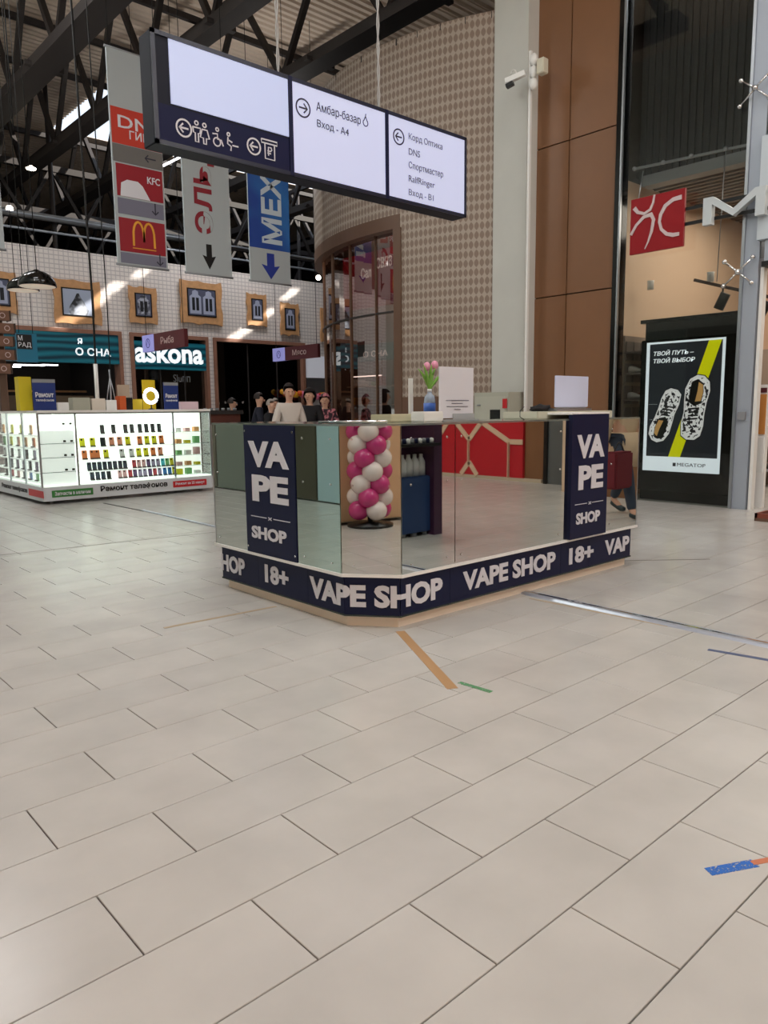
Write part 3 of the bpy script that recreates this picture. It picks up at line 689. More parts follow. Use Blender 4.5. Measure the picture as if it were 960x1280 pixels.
# lit shoe poster totem
TUx = FU+.12
t = thing('advert_totem', (TUx, 4.7, 0), 'tall black advertising totem with a lit sneaker poster', 'advert totem')
MB().bbox((TUx+.06, 4.06, .0), (TUx+.5, 5.40, 2.47), .008).build('body', M['black'], t)
MB().box((TUx+.03, 4.03, 2.43), (TUx+.52, 5.46, 2.48)).build('top_cap', M['black_gloss'], t)
MB().bbox((TUx, 4.12, .14), (TUx+.08, 5.42, 2.2), .008).build('front_frame', M['black_gloss'], t)
SU = TUx-.004; sv0, sv1, sz0, sz1 = 5.335, 4.255, .415, 2.165
scr = box((SU, sv1, sz0), (TUx+.01, sv0, sz1)).build('screen', mat('screen_white', (226, 236, 244), .3, emit=.95), t)
Wp, Hp = sv0-sv1, sz1-sz0
def pz(name, pts, m_, k): return MB().poly([(a*Wp, b*Hp) for a, b in pts], (SU-.001*k, sv0, sz0), -VX, ZX, .001).build(name, m_, scr)
pz('poster_ground', [(.045, .115), (.965, .115), (.965, .985), (.045, .985)], mat('poster_dark', (34, 38, 46), .5, emit=.5), 1)
pz('yellow_band', [(.80, .985), (.955, .985), (.50, .115), (.345, .115)], mat('poster_yellow', (214, 216, 0), .3, emit=.7), 2)
letter('ТВОЙ ПУТЬ –', (SU-.003, sv0-.10*Wp, sz0+.895*Hp), .52*Wp, .042*Hp, -VX, ZX, M['whitelet'], scr, bold=.015, shear=.15)
letter('ТВОЙ ВЫБОР', (SU-.003, sv0-.10*Wp, sz0+.838*Hp), .54*Wp, .042*Hp, -VX, ZX, M['whitelet'], scr, bold=.015, shear=.15)
letter('MEGATOP', (SU-.003, sv0-.47*Wp, sz0+.045*Hp), .36*Wp, .026*Hp, -VX, ZX, M['inkdark'], scr, bold=.0)
pz('emblem', [(.41, .043), (.45, .043), (.45, .07), (.41, .07)], M['inkdark'], 3)
ZEB = speck_mat('sneaker_pattern', (238, 238, 240), (24, 24, 28), 26, .52, emit=.6, soft=.01)
def shoe_poster(cx, cy, ang, s, fl):
    def tr(pts):
        c, n = math.cos(R(ang)), math.sin(R(ang)); asp = Wp/Hp
        return [(cx+(x*fl*c-y*n)*s, cy+(x*fl*n+y*c)*s*asp) for x, y in pts]
    sole = [(-.16, -.5), (-.06, -.56), (.08, -.55), (.17, -.47), (.2, -.3), (.19, -.1), (.2, .1), (.23, .3), (.2, .45), (.1, .54), (-.02, .55), (-.14, .47), (-.2, .3), (-.19, .1), (-.17, -.1), (-.19, -.3)]
    pz('shoe_sole', tr([(x*1.1, y*1.05) for x, y in sole]), mat('poster_sole', (20, 20, 22), .3, emit=.3), 4)
    pz('shoe_rim', tr([(x*1.04, y*1.02) for x, y in sole]), mat('poster_rim', (232, 232, 234), .3, emit=.6), 5)
    pz('shoe_upper', tr([(x*.93, y*.95) for x, y in sole]), ZEB, 6)
    pz('shoe_opening', tr([(-.11, .08), (-.12, .3), (-.1, .44), (0, .49), (.1, .43), (.13, .28), (.11, .08), (0, .02)]), mat('poster_black', (16, 14, 14), .3, emit=.3), 7)
    pz('shoe_insole', tr([(0, .1), (.02, .28), (.02, .44), (.1, .40), (.12, .26), (.1, .12)]), mat('poster_tan', (206, 160, 96), .3, emit=.5), 8)
    for k in range(4):
        y = -.02-k*.06; pz('lace', tr([(-.09, y), (.09, y+.03), (.09, y), (-.09, y-.03)]), mat('poster_black', emit=.3), 8)
shoe_poster(.285, .43, 161, .62, 1)
shoe_poster(.655, .495, -6, .70, 1)
for k, (a, b) in enumerate(((.06, .52), (.08, .40))):
    for j in range(6): pz('dot', [(a+j*.02, b), (a+.006+j*.02, b), (a+.006+j*.02, b+.003), (a+j*.02, b+.003)], M['whitelet'], 3)

# shoe shelves inside the shop
SHC = [mat('shoe_a', (40, 38, 40), .5), mat('shoe_b', (188, 182, 176), .5), mat('shoe_c', (120, 66, 52), .5), mat('shoe_d', (70, 78, 96), .5)]
def shoe_mesh(L=.27):
    mb = MB(); prof = [(0, .035, .09), (.2, .04, .1), (.4, .042, .085), (.6, .045, .06), (.85, .045, .045), (1, .03, .03)]
    vs = []; n = 8
    for t_, w, h in prof:
        for k in range(n):
            a = 2*math.pi*k/n; vs.append((w*math.cos(a), (t_-.5)*L, max(0, h/2+h/2*math.sin(a))))
    fs = [(i*n+k, i*n+(k+1) % n, (i+1)*n+(k+1) % n, (i+1)*n+k) for i in range(len(prof)-1) for k in range(n)]
    fs += [tuple(range(n))[::-1], tuple(len(prof)*n-n+k for k in range(n))]
    return mb.add(vs, fs, True)
shoe_protos = []
def place_shoe(x, y, z, ci, rz, lab, grp):
    if len(shoe_protos) <= ci or not shoe_protos:
        while len(shoe_protos) <= ci:
            shoe_protos.append(None)
    if shoe_protos[ci] is None:
        o = shoe_mesh().build('shoe', SHC[ci]); shoe_protos[ci] = o
    else:
        o = shoe_protos[ci].copy(); COL.objects.link(o)
    o.location = (x, y, z); o.rotation_euler = (0, 0, rz); tag(o, lab, 'shoe', grp); return o
def shelf_unit(u, v0, v1, zs, lab, dark=False, side='u'):
    t = thing('shoe_shelf', (u, v0, 0), lab, 'shelf')
    box((u+.3, v0, 0), (u+.34, v1, zs[-1]+.4)).build('back', mat('shelf_back', (150, 136, 124), .6), t)
    for z in zs: box((u, v0, z), (u+.3, v1, z+.025)).build('shelf', mat('shelf_grey', (120, 110, 104), .5), t)
    return t
zsL = [.2, .6, 1.0, 1.45, 1.85]
shelf_unit(10.35, 5.42-.0, 5.6, zsL, 'narrow shoe shelf squeezed between the black post and the totem') if False else None
t = thing('shoe_shelf', (9.85, 5.6, 0), 'tall shoe rack behind the glass between the black post and the totem', 'shelf')
box((9.8, 5.72, 0), (10.9, 5.745, 2.3)).build('back', mat('shelf_back', (150, 136, 124), .6), t)
for z in (.3, .65, 1.0, 1.38, 1.75, 2.05): box((9.8, 5.45, z), (10.9, 5.72, z+.025)).build('shelf', mat('shelf_grey', (120, 110, 104), .5), t)
for a in (0, 1, 2, 3, 4):
    for b in range(7): MB().bbox((9.82+a*.2, 5.70, .1+b*.31), (10.0+a*.2, 5.72, .36+b*.31), .004).build('back_tile', mat('shelf_tile', (120, 112, 106), .6), t)
for zi, z in enumerate((.65, 1.0, 1.38, 1.75)):
    for k_ in range(3):
        place_shoe(9.95+k_*.24, 5.58, z+.03, (k_+int(z*10)) % 4, R(200), 'shoe, %s on the %s shelf of the rack left of the totem' % (('leftmost', 'middle', 'rightmost')[k_], ('lowest', 'second', 'third', 'top')[zi]), 'shoes on the left rack')
t2 = thing('shoe_shelf', (12.5, 1, 0), 'long grey shoe shelving seen through the shop entrance', 'shelf')
box((12.9, .2, 0), (12.95, 5.2, 2.2)).build('back', mat('shelf_back', (150, 136, 124), .6), t2)
for z in (.25, .65, 1.05, 1.5): box((12.45, .2, z), (12.9, 5.2, z+.03)).build('shelf', mat('shelf_white', (186, 186, 188), .5), t2)
for zi, z in enumerate((.25, .65, 1.05, 1.5)):
    for k in range(5):
        place_shoe(12.65, 4.98-k*.15, z+.035, (k*3+int(z*10)) % 4, R(90+random.uniform(-8, 8)), 'shoe, %s on the %s shelf behind the entrance' % (('leftmost', 'second', 'third', 'fourth', 'fifth')[k], ('lowest', 'second', 'third', 'top')[zi]), 'shoes on the entrance shelving')
# floor sign stand inside the entrance
SP = atz(938, 632)
t = thing('sign_stand', (9.95, 3.75, 0), 'narrow white floor stand with an orange poster by the entrance', 'sign stand')
sa = atu(936, 560, 9.9); sb = atu(957, 560, 9.9); zt2 = atu(945, 481, 9.9).z
box((9.9, sb.y, 0), (9.96, sa.y, zt2)).build('frame', M['white_lam'], t)
box((9.885, sb.y+.02, zt2-.62), (9.9, sa.y-.03, zt2-.12)).build('poster', mat('orange_poster', (206, 138, 70), .5), t)
box((9.885, sb.y+.02, zt2-.1), (9.9, sa.y-.03, zt2-.04)).build('header', M['darkred'], t)
box((9.885, sb.y+.02, .45), (9.9, sa.y-.03, zt2-.66)).build('text_panel', M['white'], t)
# track lights
def spot(px, py, u, lab):
    p = atu(px, py, u); t = thing('track_spotlight', p, lab, 'spotlight')
    MB().tube([p+Vector((0, 0, .22)), p+Vector((0, 0, .07))], .012, 8).build('stem', M['black'], t)
    MB().tube([p+Vector((0, -.04, .09)), p+Vector((0, .05, -.10))], .065, 14).build('head', M['black'], t)
spot(903, 376, 9.95, 'black track spotlight above the totem'); spot(954, 386, 9.95, 'black track spotlight at the right edge above the entrance')
tr_ = MB().bar(atu(868, 350, 9.95), atu(965, 372, 9.95), .04).build('lighting_track', mat('brown_track', (74, 56, 48), .5)); tag(tr_, 'brown lighting track that carries the black spotlights', 'lighting track')
for (a_, b_), lab in (((813, 362), 'white cylinder lamp on the wall left above the totem'), ((888, 352), 'white cylinder lamp beside the lighting track')):
    p = atu(a_, b_, 10.1); tag(MB().lathe([(.045, 0), (.045, .1), (.05, .12)], p, 14).build('cylinder_lamp', M['white']), lab, 'lamp')
# tray at right edge
p = atz(952, 652)
t = thing('shoe_tray', (p.x, p.y, 0), 'low brown wooden tray with shoes at the right edge of the aisle', 'tray')
pu = p.x+.0; pv = p.y
MB().box((pu, pv-.6, .0), (pu+.5, pv+.08, .035)).build('base', M['browntrim'], t)
MB().box((pu, pv-.6, .035), (pu+.03, pv+.08, .09)).box((pu, pv+.05, .035), (pu+.5, pv+.08, .09)).build('rim', mat('tray_wood', (128, 62, 46), .4), t)
place_shoe(pu+.2, pv-.1, .04, 2, R(80), 'reddish brown shoe lying in the low wooden tray', 'shoes in the tray'); place_shoe(pu+.3, pv-.3, .04, 0, R(70), 'black shoe lying in the low wooden tray', 'shoes in the tray')

# ---------------------------------------------------------------- vape counter
KU, KV, CU, CV, KR, KL = 2.72, 3.12, 2.945, 3.395, 5.60, 4.87     # face planes, chamfer ends, far ends
Z0, Z1 = .335, 1.205
k = thing('vape_counter', (3.9, 3.9, 0), 'mirror-clad kiosk counter with navy lettered panels and base band', 'kiosk')
def outline(ins=0.0, d=.55):
    """plan of the L-shaped counter, inset by ins at the outer faces"""
    i = ins; c = i*.45
    return [(KU+i, KL-i), (KU+i, CV+c), (CU+c, KV+i), (KR-i, KV+i), (KR-i, KV+d), (KU+d, KV+d), (KU+d, KL-i)]
def slab(name, z0, z1, m_, ins=0.0, d=.55):
    return MB().poly(outline(ins, d)[::-1] if False else outline(ins, d), (0, 0, z1), UX, VX, z1-z0).build(name, m_, k)
slab('plinth', 0.0, .075, M['beige_lam'], .055, .5)
slab('body', .07, Z1-.004, mat('carcass_white', (210, 208, 202), .5), .03, .52)
slab('ledge', .316, .334, M['white_lam'], -.014, .5)
slab('base_trim', .068, .078, M['mirror_edge'], .02, .5)
slab('glass_top', Z1-.002, Z1+.012, mat('top_glass', (150, 160, 154), .08, metal=.6), -.004, .55)
def face(name, p0, p1, z0, z1, m_, th=.008, off=0.0):
    """upright panel between plan points p0 -> p1 (left to right as seen from outside)"""
    p0, p1 = Vector((*p0, 0)), Vector((*p1, 0)); e = (p1-p0).normalized(); n = e.cross(ZX).normalized()
    a, b = p0+n*off, p1+n*off
    return MB().poly([(0, z0), ((b-a).length, z0), ((b-a).length, z1), (0, z1)], a+n*th, e, ZX, th).build(name, m_, k), a+n*th, e
def LF(px): return atu(px, 600, KU).y          # along the left face, from a pixel column
def RF(px): return atv(px, 600, KV).x
g = .003
# left face: mirror panes and the lettered panel (columns read off the photograph)
le = [KL, LF(308), LF(371), CV]
face('mirror_pane', (KU, le[0]), (KU, le[1]+g), Z0, Z1, M['mirror'], .006)
pn, o_, e_ = face('lettered_panel', (KU, le[1]-g), (KU, le[2]+g), Z0, Z1, M['navy'], .012)
W1 = le[1]-le[2]
face('mirror_pane', (KU, le[2]-g), (KU, CV+g), Z0, Z1, M['mirror_green'], .006)
face('mirror_pane', (KU, CV-.001), (CU-.001, KV), Z0, Z1, M['mirror'], .006)
def panel_text(o, e, w, z0, z1, par, sx=.80):
    h = z1-z0; k1 = w*(1-sx)/2
    letter('VA', o+e*k1+ZX*(z0+.68*h), w*sx, .20*h, e, ZX, M['white_print'], par, bold=.045)
    letter('PE', o+e*(k1+.06*w)+ZX*(z0+.415*h), w*(sx-.08), .205*h, e, ZX, M['white_print'], par, bold=.045)
    letter('SHOP', o+e*(k1+.02*w)+ZX*(z0+.12*h), w*(sx-.1), .098*h, e, ZX, M['white_print'], par, bold=.04)
    letter('×', o+e*(.47*w)+ZX*(z0+.278*h), .07*w, .026*h, e, ZX, M['white_print'], par)
    for a in (.11, .57): MB().poly([(a*w, 0), (a*w+.32*w, 0), (a*w+.32*w, .005), (a*w, .005)], o+ZX*(z0+.290*h)+e.cross(ZX)*.003, e, ZX, .003).build('rule', M['white_print'], par)
panel_text(Vector((KU-.012, le[1]-g, 0)), -VX, W1-2*g, Z0, Z1, pn)
# right face
re = [CU, RF(568), RF(709), RF(754), KR]
face('mirror_pane', (re[0]+.001, KV), (re[1]-g, KV), Z0, Z1, M['mirror'], .006)
face('mirror_pane', (re[1]+g, KV), (re[2]-g, KV), Z0, Z1, M['mirror'], .006)
pn, o_, e_ = face('lettered_panel', (re[2], KV), (re[3], KV), Z0, Z1+.045, M['navy'], .035)
W2 = re[3]-re[2]
panel_text(Vector((re[2], KV-.035, 0)), UX, W2, Z0+.0, Z1, pn, .76)
box((re[2]-.004, KV-.035, Z1+.043), (re[3]+.004, KV+.33, Z1+.058)).build('panel_cap', M['white_lam'], k)
face('mirror_pane', (re[3]+g, KV), (re[4], KV), Z0, Z1, M['mirror'], .006)
for (a, b) in ((KU-.007, KL),): box((a-.001, b-.006, Z0), (a+.008, b+.001, Z1)).build('edge_strip', M['steel'], k)
box((KR-.006, KV-.008, Z0), (KR+.001, KV, Z1)).build('edge_strip', M['steel'], k)
# the end face toward +U and toward +V
box((KR, KV, Z0), (KR+.006, KV+.54, Z1)).build('end_panel', M['white_lam'], k); box((KU, KL, Z0), (KU+.54, KL+.006, Z1)).build('end_panel', M['white_lam'], k)
# mirror screws
def screw(p, nrm):
    mb = MB().tube([p, p+nrm*.005], .007, 8); mb.build('screw', M['chrome'], k)
NL, NR = Vector((-1, 0, 0)), Vector((0, -1, 0)); chE = (Vector((CU, KV, 0))-Vector((KU, CV, 0))).normalized(); NC = chE.cross(ZX)
for z in (Z0+.05, 1.13, .86):
    for v in (le[0]-.06, le[2]-.07, CV+.09): screw(Vector((KU-.006, v, z)), NL)
    for u in (CU+.08, re[1]-.07, re[1]+.06, re[2]-.1, re[3]+.1): screw(Vector((u, KV-.006, z)), NR)
    for a in (.07, .29): screw(Vector((KU, CV, z))+chE*a+NC*.006, NC)
for v in (le[1]-.02, le[2]+.02):
    for z in (Z0+.04, Z1-.04): screw(Vector((KU-.012, v, z)), NL)
# base band with lettering: panels
B0, B1, bi = .078, .316, .028
bl = [KL-.03, atu(343, 700, KU+bi).y+.08, atu(378, 720, KU+bi).y, CV+.012]
bl = [KL-.03, LF(316), LF(378), CV+.013]
br = [CU+.013, RF(566), RF(706), RF(742), KR-.03]
pb = []
def band(p0, p1):
    o, a, e = face('base_panel', p0, p1, B0, B1, M['navy'], .006); return o, a, e
for a, b in zip(bl, bl[1:]): pb.append(band((KU+bi, a-.001), (KU+bi, b+.001)))
c0, c1 = Vector((KU+bi, CV+.013, 0)), Vector((CU+.013, KV+bi, 0))
pb.append(band((c0.x, c0.y), (c1.x, c1.y)))
for a, b in zip(br, br[1:]): pb.append(band((a+.001, KV+bi), (b-.001, KV+bi)))
WP_ = M['white_print']
def lt(px0, px1, txt, face_, z0=.135, z1=.262, par=None, **kw):
    if face_ == 'L':
        v0, v1 = atu(px0, 720, KU+bi-.006).y, atu(px1, 720, KU+bi-.006).y
        return letter(txt, (KU+bi-.006, v0, z0), v0-v1, z1-z0, -VX, ZX, WP_, par, bold=.04, **kw)
    u0, u1 = atv(px0, 730, KV+bi-.006).x, atv(px1, 730, KV+bi-.006).x
    return letter(txt, (u0, KV+bi-.006, z0), u1-u0, z1-z0, UX, ZX, WP_, par, bold=.04, **kw)
lt(278, 307, 'HOP', 'L', .130, .256, pb[0][0]); lt(332, 361, '18+', 'L', par=pb[1][0]); None
ce = (c1-c0).normalized(); cn = ce.cross(ZX); cl = (c1-c0).length; cs_ = c0+cn*.006
vL = atu(388, 735, KU+bi-.006).y; uR = atv(552.5, 730, KV+bi-.006).x
L1 = vL-c0.y; L2 = cl; L3 = uR-c1.x; LT = L1+L2+L3
fm = text_mesh('VAPE SHOP', (0, 0, .125), LT, .138, UX, ZX, bold=.045)
bm = bmesh.new(); me_ = bpy.data.meshes.new('f'); me_.from_pydata(fm.v, [], fm.f); bm.from_mesh(me_)
for q in (L1, L1+L2): bmesh.ops.bisect_plane(bm, geom=bm.verts[:]+bm.edges[:]+bm.faces[:], plane_co=(q, 0, 0), plane_no=(1, 0, 0), dist=1e-5)
for v in bm.verts:
    q, dd, z = v.co.x, -v.co.y+.006, v.co.z
    if q <= L1: v.co = Vector((c0.x-dd, vL-q, z))
    elif q <= L1+L2: v.co = c0+ce*(q-L1)+cn*dd+ZX*z
    else: v.co = Vector((c1.x+(q-L1-L2), c1.y-dd, z))
bm.to_mesh(me_); bm.free()
fw = MB(); fw.add([v.co.copy() for v in me_.vertices], [list(p.vertices) for p in me_.polygons]); fw.build('lettering', WP_, k)
lt(578, 693, 'VAPE SHOP', 'R', .132, .262, pb[5][0]); lt(710, 740, '18+', 'R', .130, .256, pb[6][0]); lt(754, 784, 'VAP', 'R', .130, .254, pb[7][0])
# plinth joints
for v in (LF(327),): box((KU+.073, v, 0), (KU+.076, v+.004, .07)).build('joint', M['dark'], k)
for u in (RF(556), RF(690)): box((u, KV+.072, 0), (u+.004, KV+.076, .07)).build('joint', M['dark'], k)
# inner raised cabinets seen above the top
slab2 = box((RF(600)-.1, KV+.3, Z1), (RF(505)-.1, KV+.36, Z1+.01))
# things on the counter
T = Z1+.012
def on(px, py=524, v=KV+.22): return atv(px, py, v)
def cx(px, v): return atv(px, 515, v).x
t = thing('pale_tray_box', (cx(505, KV+.45), KV+.45, T), 'flat beige cardboard tray at the back corner of the counter', 'box')
MB().bbox((cx(482, 3.6), 3.55, T), (cx(524, 3.6), 3.75, T+.05), .004).build('tray', mat('card_beige', (196, 190, 160), .7), t)
t = thing('white_box', (cx(545, 3.4), 3.4, T), 'long low white box in front of the flower bottle', 'box')
MB().bbox((cx(524, 3.42), 3.38, T), (cx(549, 3.42), 3.5, T+.062), .005).build('carton', M['white'], t); box((cx(524, 3.42)+.005, 3.385, T+.062), (cx(549, 3.42)-.005, 3.495, T+.066)).build('lid', M['white_lam'], t)
ra, rb = atz(398, 527.5, T+.01), atz(484, 527, T+.01)
tag(MB().tube([ra, rb], .009, 10).build('steel_rail', M['led'] if False else M['chrome']), 'shiny steel rail lying along the counter top before the market people', 'rail')
# bottle with tulips
bp_ = Vector((cx(537, 3.62), 3.62, T)); 
t = thing('tulip_bottle', bp_, 'clear plastic bottle with blue label holding two pink tulips', 'flower bottle')
zt = lambda px, py, v: atv(px, py, v).z
bh = zt(537, 490, 3.62)-T
MB().lathe([(.034, 0), (.04, .01), (.04, .5*bh), (.036, .58*bh), (.04, .66*bh), (.034, .85*bh), (.015, .95*bh), (.015, bh)], bp_, 16).build('bottle', mat('bottle_plastic', (196, 214, 232), .15, alpha=.55), t)
MB().lathe([(.0415, .2*bh), (.0415, .62*bh)], bp_, 16).build('blue_label', mat('label_blue', (62, 104, 190), .4), t)
MB().lathe([(.016, 0), (.016, .02)], bp_+Vector((0, 0, bh)), 12).build('neck_ring', M['white'], t)
for i, (a, l, bnd) in enumerate(((200, .27, .10), (150, .24, .08), (20, .25, .09), (340, .22, .13), (90, .24, .05), (240, .27, .05), (60, .21, .12), (300, .25, .04))):
    pts = []; b0 = bp_+Vector((0, 0, bh))
    for s_ in range(6): q = s_/5; pts.append(b0+Vector((math.cos(R(a))*bnd*q**1.5, math.sin(R(a))*bnd*q**1.5, l*.78*q-.03*q*q)))
    MB().tube(pts, [.004, .009, .012, .011, .007, .002], 6).build('leaf', M['green'], t)
for i, (dx, dy, h_) in enumerate(((-.025, .0, .14), (.03, -.02, .15))):
    b0 = bp_+Vector((0, 0, bh)); top = b0+Vector((dx, dy, h_))
    MB().tube([b0, b0+Vector((dx*.4, dy*.4, h_*.5)), top], .004, 6).build('stem', M['green'], t)
    MB().lathe([(.006, 0), (.022, .012), (.026, .03), (.02, .05), (.008, .06)], top, 10).build('tulip_head', mat('tulip_pink', (222, 150, 176), .5), t)
# QR stand: the code itself is left out
q0, q1 = cx(549, 3.42), cx(591, 3.42); qz = zt(570, 459, 3.42)
t = thing('notice_stand', ((q0+q1)/2, 3.42, T), 'white upright notice board in a clear stand on the counter', 'notice')
MB().bbox((q0, 3.415, T+.02), (q1, 3.425, qz), .001).build('card', M['white_print'], t)
for i, (a, b) in enumerate(((.18, .85), (.34, .66), (.2, .82), (.42, .6))):
    z = T+.135-i*.02; box((q0+(q1-q0)*a, 3.4115, z), (q0+(q1-q0)*b, 3.415, z+.004)).build('print_line', M['inkgrey'], t)
MB().bbox((q0-.01, 3.37, T), (q1+.01, 3.48, T+.012), .002).box((q0+(q1-q0)*.36, 3.405, T+.012), (q1, 3.411, T+.05)).build('holder', mat('clear_plastic', (190, 196, 198), .15, alpha=.6), t)
# slim white upright stand
sx = cx(514, 3.8)
t = thing('slim_stand', (sx, 3.8, T), 'slim white upright stand at the left end of the right counter wing', 'stand')
MB().bbox((sx-.02, 3.79, T), (sx+.012, 3.81, zt(514, 473, 3.8)), .002).build('upright', M['white'], t); MB().bbox((sx-.06, 3.76, T), (sx+.05, 3.84, T+.006), .002).build('foot', M['grey'], t)
# fabric and cables, laptop
lx0, lx1 = cx(692, 3.35), cx(734, 3.35)
t = thing('laptop', ((lx0+lx1)/2, 3.4, T), 'open laptop showing its pale lid above the counter', 'laptop')
MB().bbox((lx0, 3.32, T+.055), (lx1+.02, 3.56, T+.075), .004).build('keyboard_base', M['steel'], t)
MB().bbox((lx0+.01, 3.345, T+.085), (lx1, 3.355, zt(713, 470, 3.35)), .003).build('lid', mat('laptop_lid', (206, 214, 240), .4), t)
MB().tube([(lx0+.03, 3.35, T+.08), (lx1-.03, 3.35, T+.08)], .006, 8).build('hinge', M['grey'], t)
b0_, b1_ = cx(658, 3.4), cx(752, 3.4)
t = thing('counter_box', ((b0_+b1_)/2, 3.5, T), 'long cream riser under the laptop on the right wing', 'riser')
MB().bbox((b0_, 3.30, T), (b1_, 3.62, T+.054), .004).build('riser', mat('cream_card', (206, 204, 186), .6), t)
t = thing('dark_bag', (cx(676, 3.45), 3.45, T+.054), 'crumpled black pouch lying left of the laptop', 'bag')
mb = MB(); bm = bmesh.new(); bmesh.ops.create_icosphere(bm, subdivisions=3, radius=1)
for v in bm.verts:
    n_ = 1+.22*math.sin(v.co.x*7+v.co.y*3)*math.cos(v.co.z*5+v.co.y*6); v.co = Vector((cx(676, 3.45)+v.co.x*.12*n_, 3.45+v.co.y*.06*n_, T+.056+max(0, (v.co.z+.6)*.03*n_)))
mb.bm(bm, True); mb.build('pouch', mat('black_cloth', (22, 20, 22), .8), t)
MB().tube([(cx(655, 3.3), 3.3, T+.09), (cx(650, 3.28), 3.28, T+.06), (cx(650, 3.27), 3.27, T+.02), (cx(654, 3.26), 3.25, T)], .003, 6).build('strap', M['black'], t)

# ---------------------------------------------------------------- floor strips and tapes
def strip(p0, p1, w, h, m_, lab, nm, cat, z=0.0, prof=None):
    a, b = atz(*p0), atz(*p1); d = (b-a).normalized(); c = Vector((-d.y, d.x, 0))*w/2
    t = MB().poly([(0, 0), ((b-a).length, 0), ((b-a).length, w), (0, w)], Vector((a.x, a.y, z+h))-c, d, Vector((-d.y, d.x, 0)), h).build(nm, m_)
    return tag(t, lab, cat)
a, b = atz(656, 741), atz(985, 812)
d = (b-a).normalized(); nrm = Vector((-d.y, d.x, 0))
t = thing('cable_cover', a, 'long aluminium cable cover running from the counter to the right edge', 'cable cover')
MB().poly([(-.055, 0), (.055, 0), (.035, .012), (-.035, .012)], a, nrm, ZX, -(b-a).length).build('profile', M['alu'], t)
MB().bar(a+Vector((0, 0, .013)), b+Vector((0, 0, .013)), .02, .003).build('ridge', M['chrome'], t)
TAPEB = mat('brown_tape', (178, 140, 100), .4); TG = speck_mat('green_tape', (84, 150, 100), (201, 191, 180), 130, .56, alpha_b=True)
TBL = speck_mat('blue_tape', (40, 104, 190), (201, 191, 180), 150, .60, alpha_b=True)
strip((500, 789), (566, 861), .055, .001, TAPEB, 'strip of brown packing tape on the floor before the counter corner', 'floor_tape', 'tape')
strip((574, 853), (614, 865), .03, .001, TG, 'worn green tape scrap beside the brown tape', 'floor_tape', 'tape')
strip((885, 812), (965, 826), .035, .001, mat('dull_blue_tape', (84, 96, 128), .5), 'dull blue tape strip near the right edge, above the brighter scrap', 'floor_tape', 'tape')
strip((885, 1090), (944, 1079), .035, .001, TBL, 'flaking bright blue tape scrap at the lower right', 'floor_tape', 'tape')
strip((940, 1079), (965, 1074), .02, .0012, mat('orange_tape', (196, 120, 88), .5), 'orange tape end beside the flaking blue scrap', 'floor_tape', 'tape')
strip((205, 785), (345, 758), .03, .001, mat('tan_line', (168, 150, 124), .6), 'thin tan tape line left of the counter', 'floor_tape', 'tape')
strip((662, 748), (835, 783), .022, .001, mat('tan_line', ), 'thin tan tape line alongside the aluminium cable cover', 'floor_tape', 'tape')
strip((178, 638), (275, 660), .05, .01, M['alu'], 'aluminium floor strip between the two kiosks', 'floor_strip', 'floor strip')
strip((130, 629), (180, 639), .03, .004, M['dark'], 'dark joint cover leading to the phone kiosk', 'floor_strip', 'floor strip')
strip((772, 701), (887, 699), .02, .002, mat('grey_line', (130, 126, 122), .6), 'thin grey expansion line right of the counter', 'floor_strip', 'floor strip')
strip((-20, 696), (275, 664.5), .012, .001, mat('seam_dark', (88, 84, 78), .7), 'dark seam where the floor tiling changes direction', 'floor_seam', 'floor seam')

# ---------------------------------------------------------------- hanging direction sign
SV = 5.0
sx0, sx1, szb, szt = 2.45, 5.60, 3.11, 3.835
t = thing('direction_sign', ((sx0+sx1)/2, SV, szb), 'long navy hanging direction sign with three lit panels', 'sign')
MB().bbox((sx0, SV, szb), (sx1, SV+.17, szt), .006).build('case', mat('sign_case', (18, 22, 38), .5, spec=.25), t)
MB().box((sx0, SV-.012, szt-.028), (sx1, SV, szt)).box((sx0, SV-.012, szb), (sx1, SV, szb+.028)).box((sx0, SV-.012, szb), (sx0+.03, SV, szt)).box((sx1-.025, SV-.012, szb), (sx1, SV, szt)).build('rim', mat('sign_rim', (34, 40, 60), .3), t)
m1, m2 = atv(363, 160, SV).x, atv(483, 200, SV).x
for u in (m1, m2): box((u-.018, SV-.014, szb), (u+.018, SV, szt)).build('divider', M['navy'], t)
a0_ = atv(212, 100, SV).x
p1 = box((a0_, SV-.008, atv(215, 130, SV).z), (m1-.02, SV, szt-.03)).build('lit_panel', M['signlit'], t)
p1b = box((sx0+.03, SV-.006, szb+.03), (m1-.02, SV, atv(215, 133, SV).z)).build('navy_panel', mat('sign_navy', (24, 28, 64), .5, spec=.2), t)
p2 = box((m1+.02, SV-.008, szb+.03), (m2-.02, SV, szt-.03)).build('lit_panel', M['signlit2'], t)
p3 = box((m2+.02, SV-.008, szb+.03), (sx1-.028, SV, szt-.03)).build('lit_panel', M['signlit2'], t)
def sg_(px, py): p = atv(px, py, SV-.01); return p.x, p.z
def arrow_icon(px, py, r, dirn, m_, par):
    x, z = sg_(px, py)
    MB().poly(ring2(0, 0, r, .012, 22), (x, SV-.010, z), UX, ZX, .002).build('arrow_ring', m_, par)
    q = r*.55*dirn
    for pts in ([(-q, 0), (q, 0)], [(q*.15, r*.48), (q, 0), (q*.15, -r*.48)]):
        P = stroke(pts, .012); MB().poly(P if True else P, (x, SV-.010, z), UX, ZX, .002).build('arrow', m_, par)
arrow_icon(230, 160, .062, -1, WP_, p1b); arrow_icon(317.5, 183, .062, -1, WP_, p1b)
arrow_icon(379, 135, .072, 1, M['inkdark'], p2); arrow_icon(498.5, 171, .068, -1, M['inkdark'], p3)
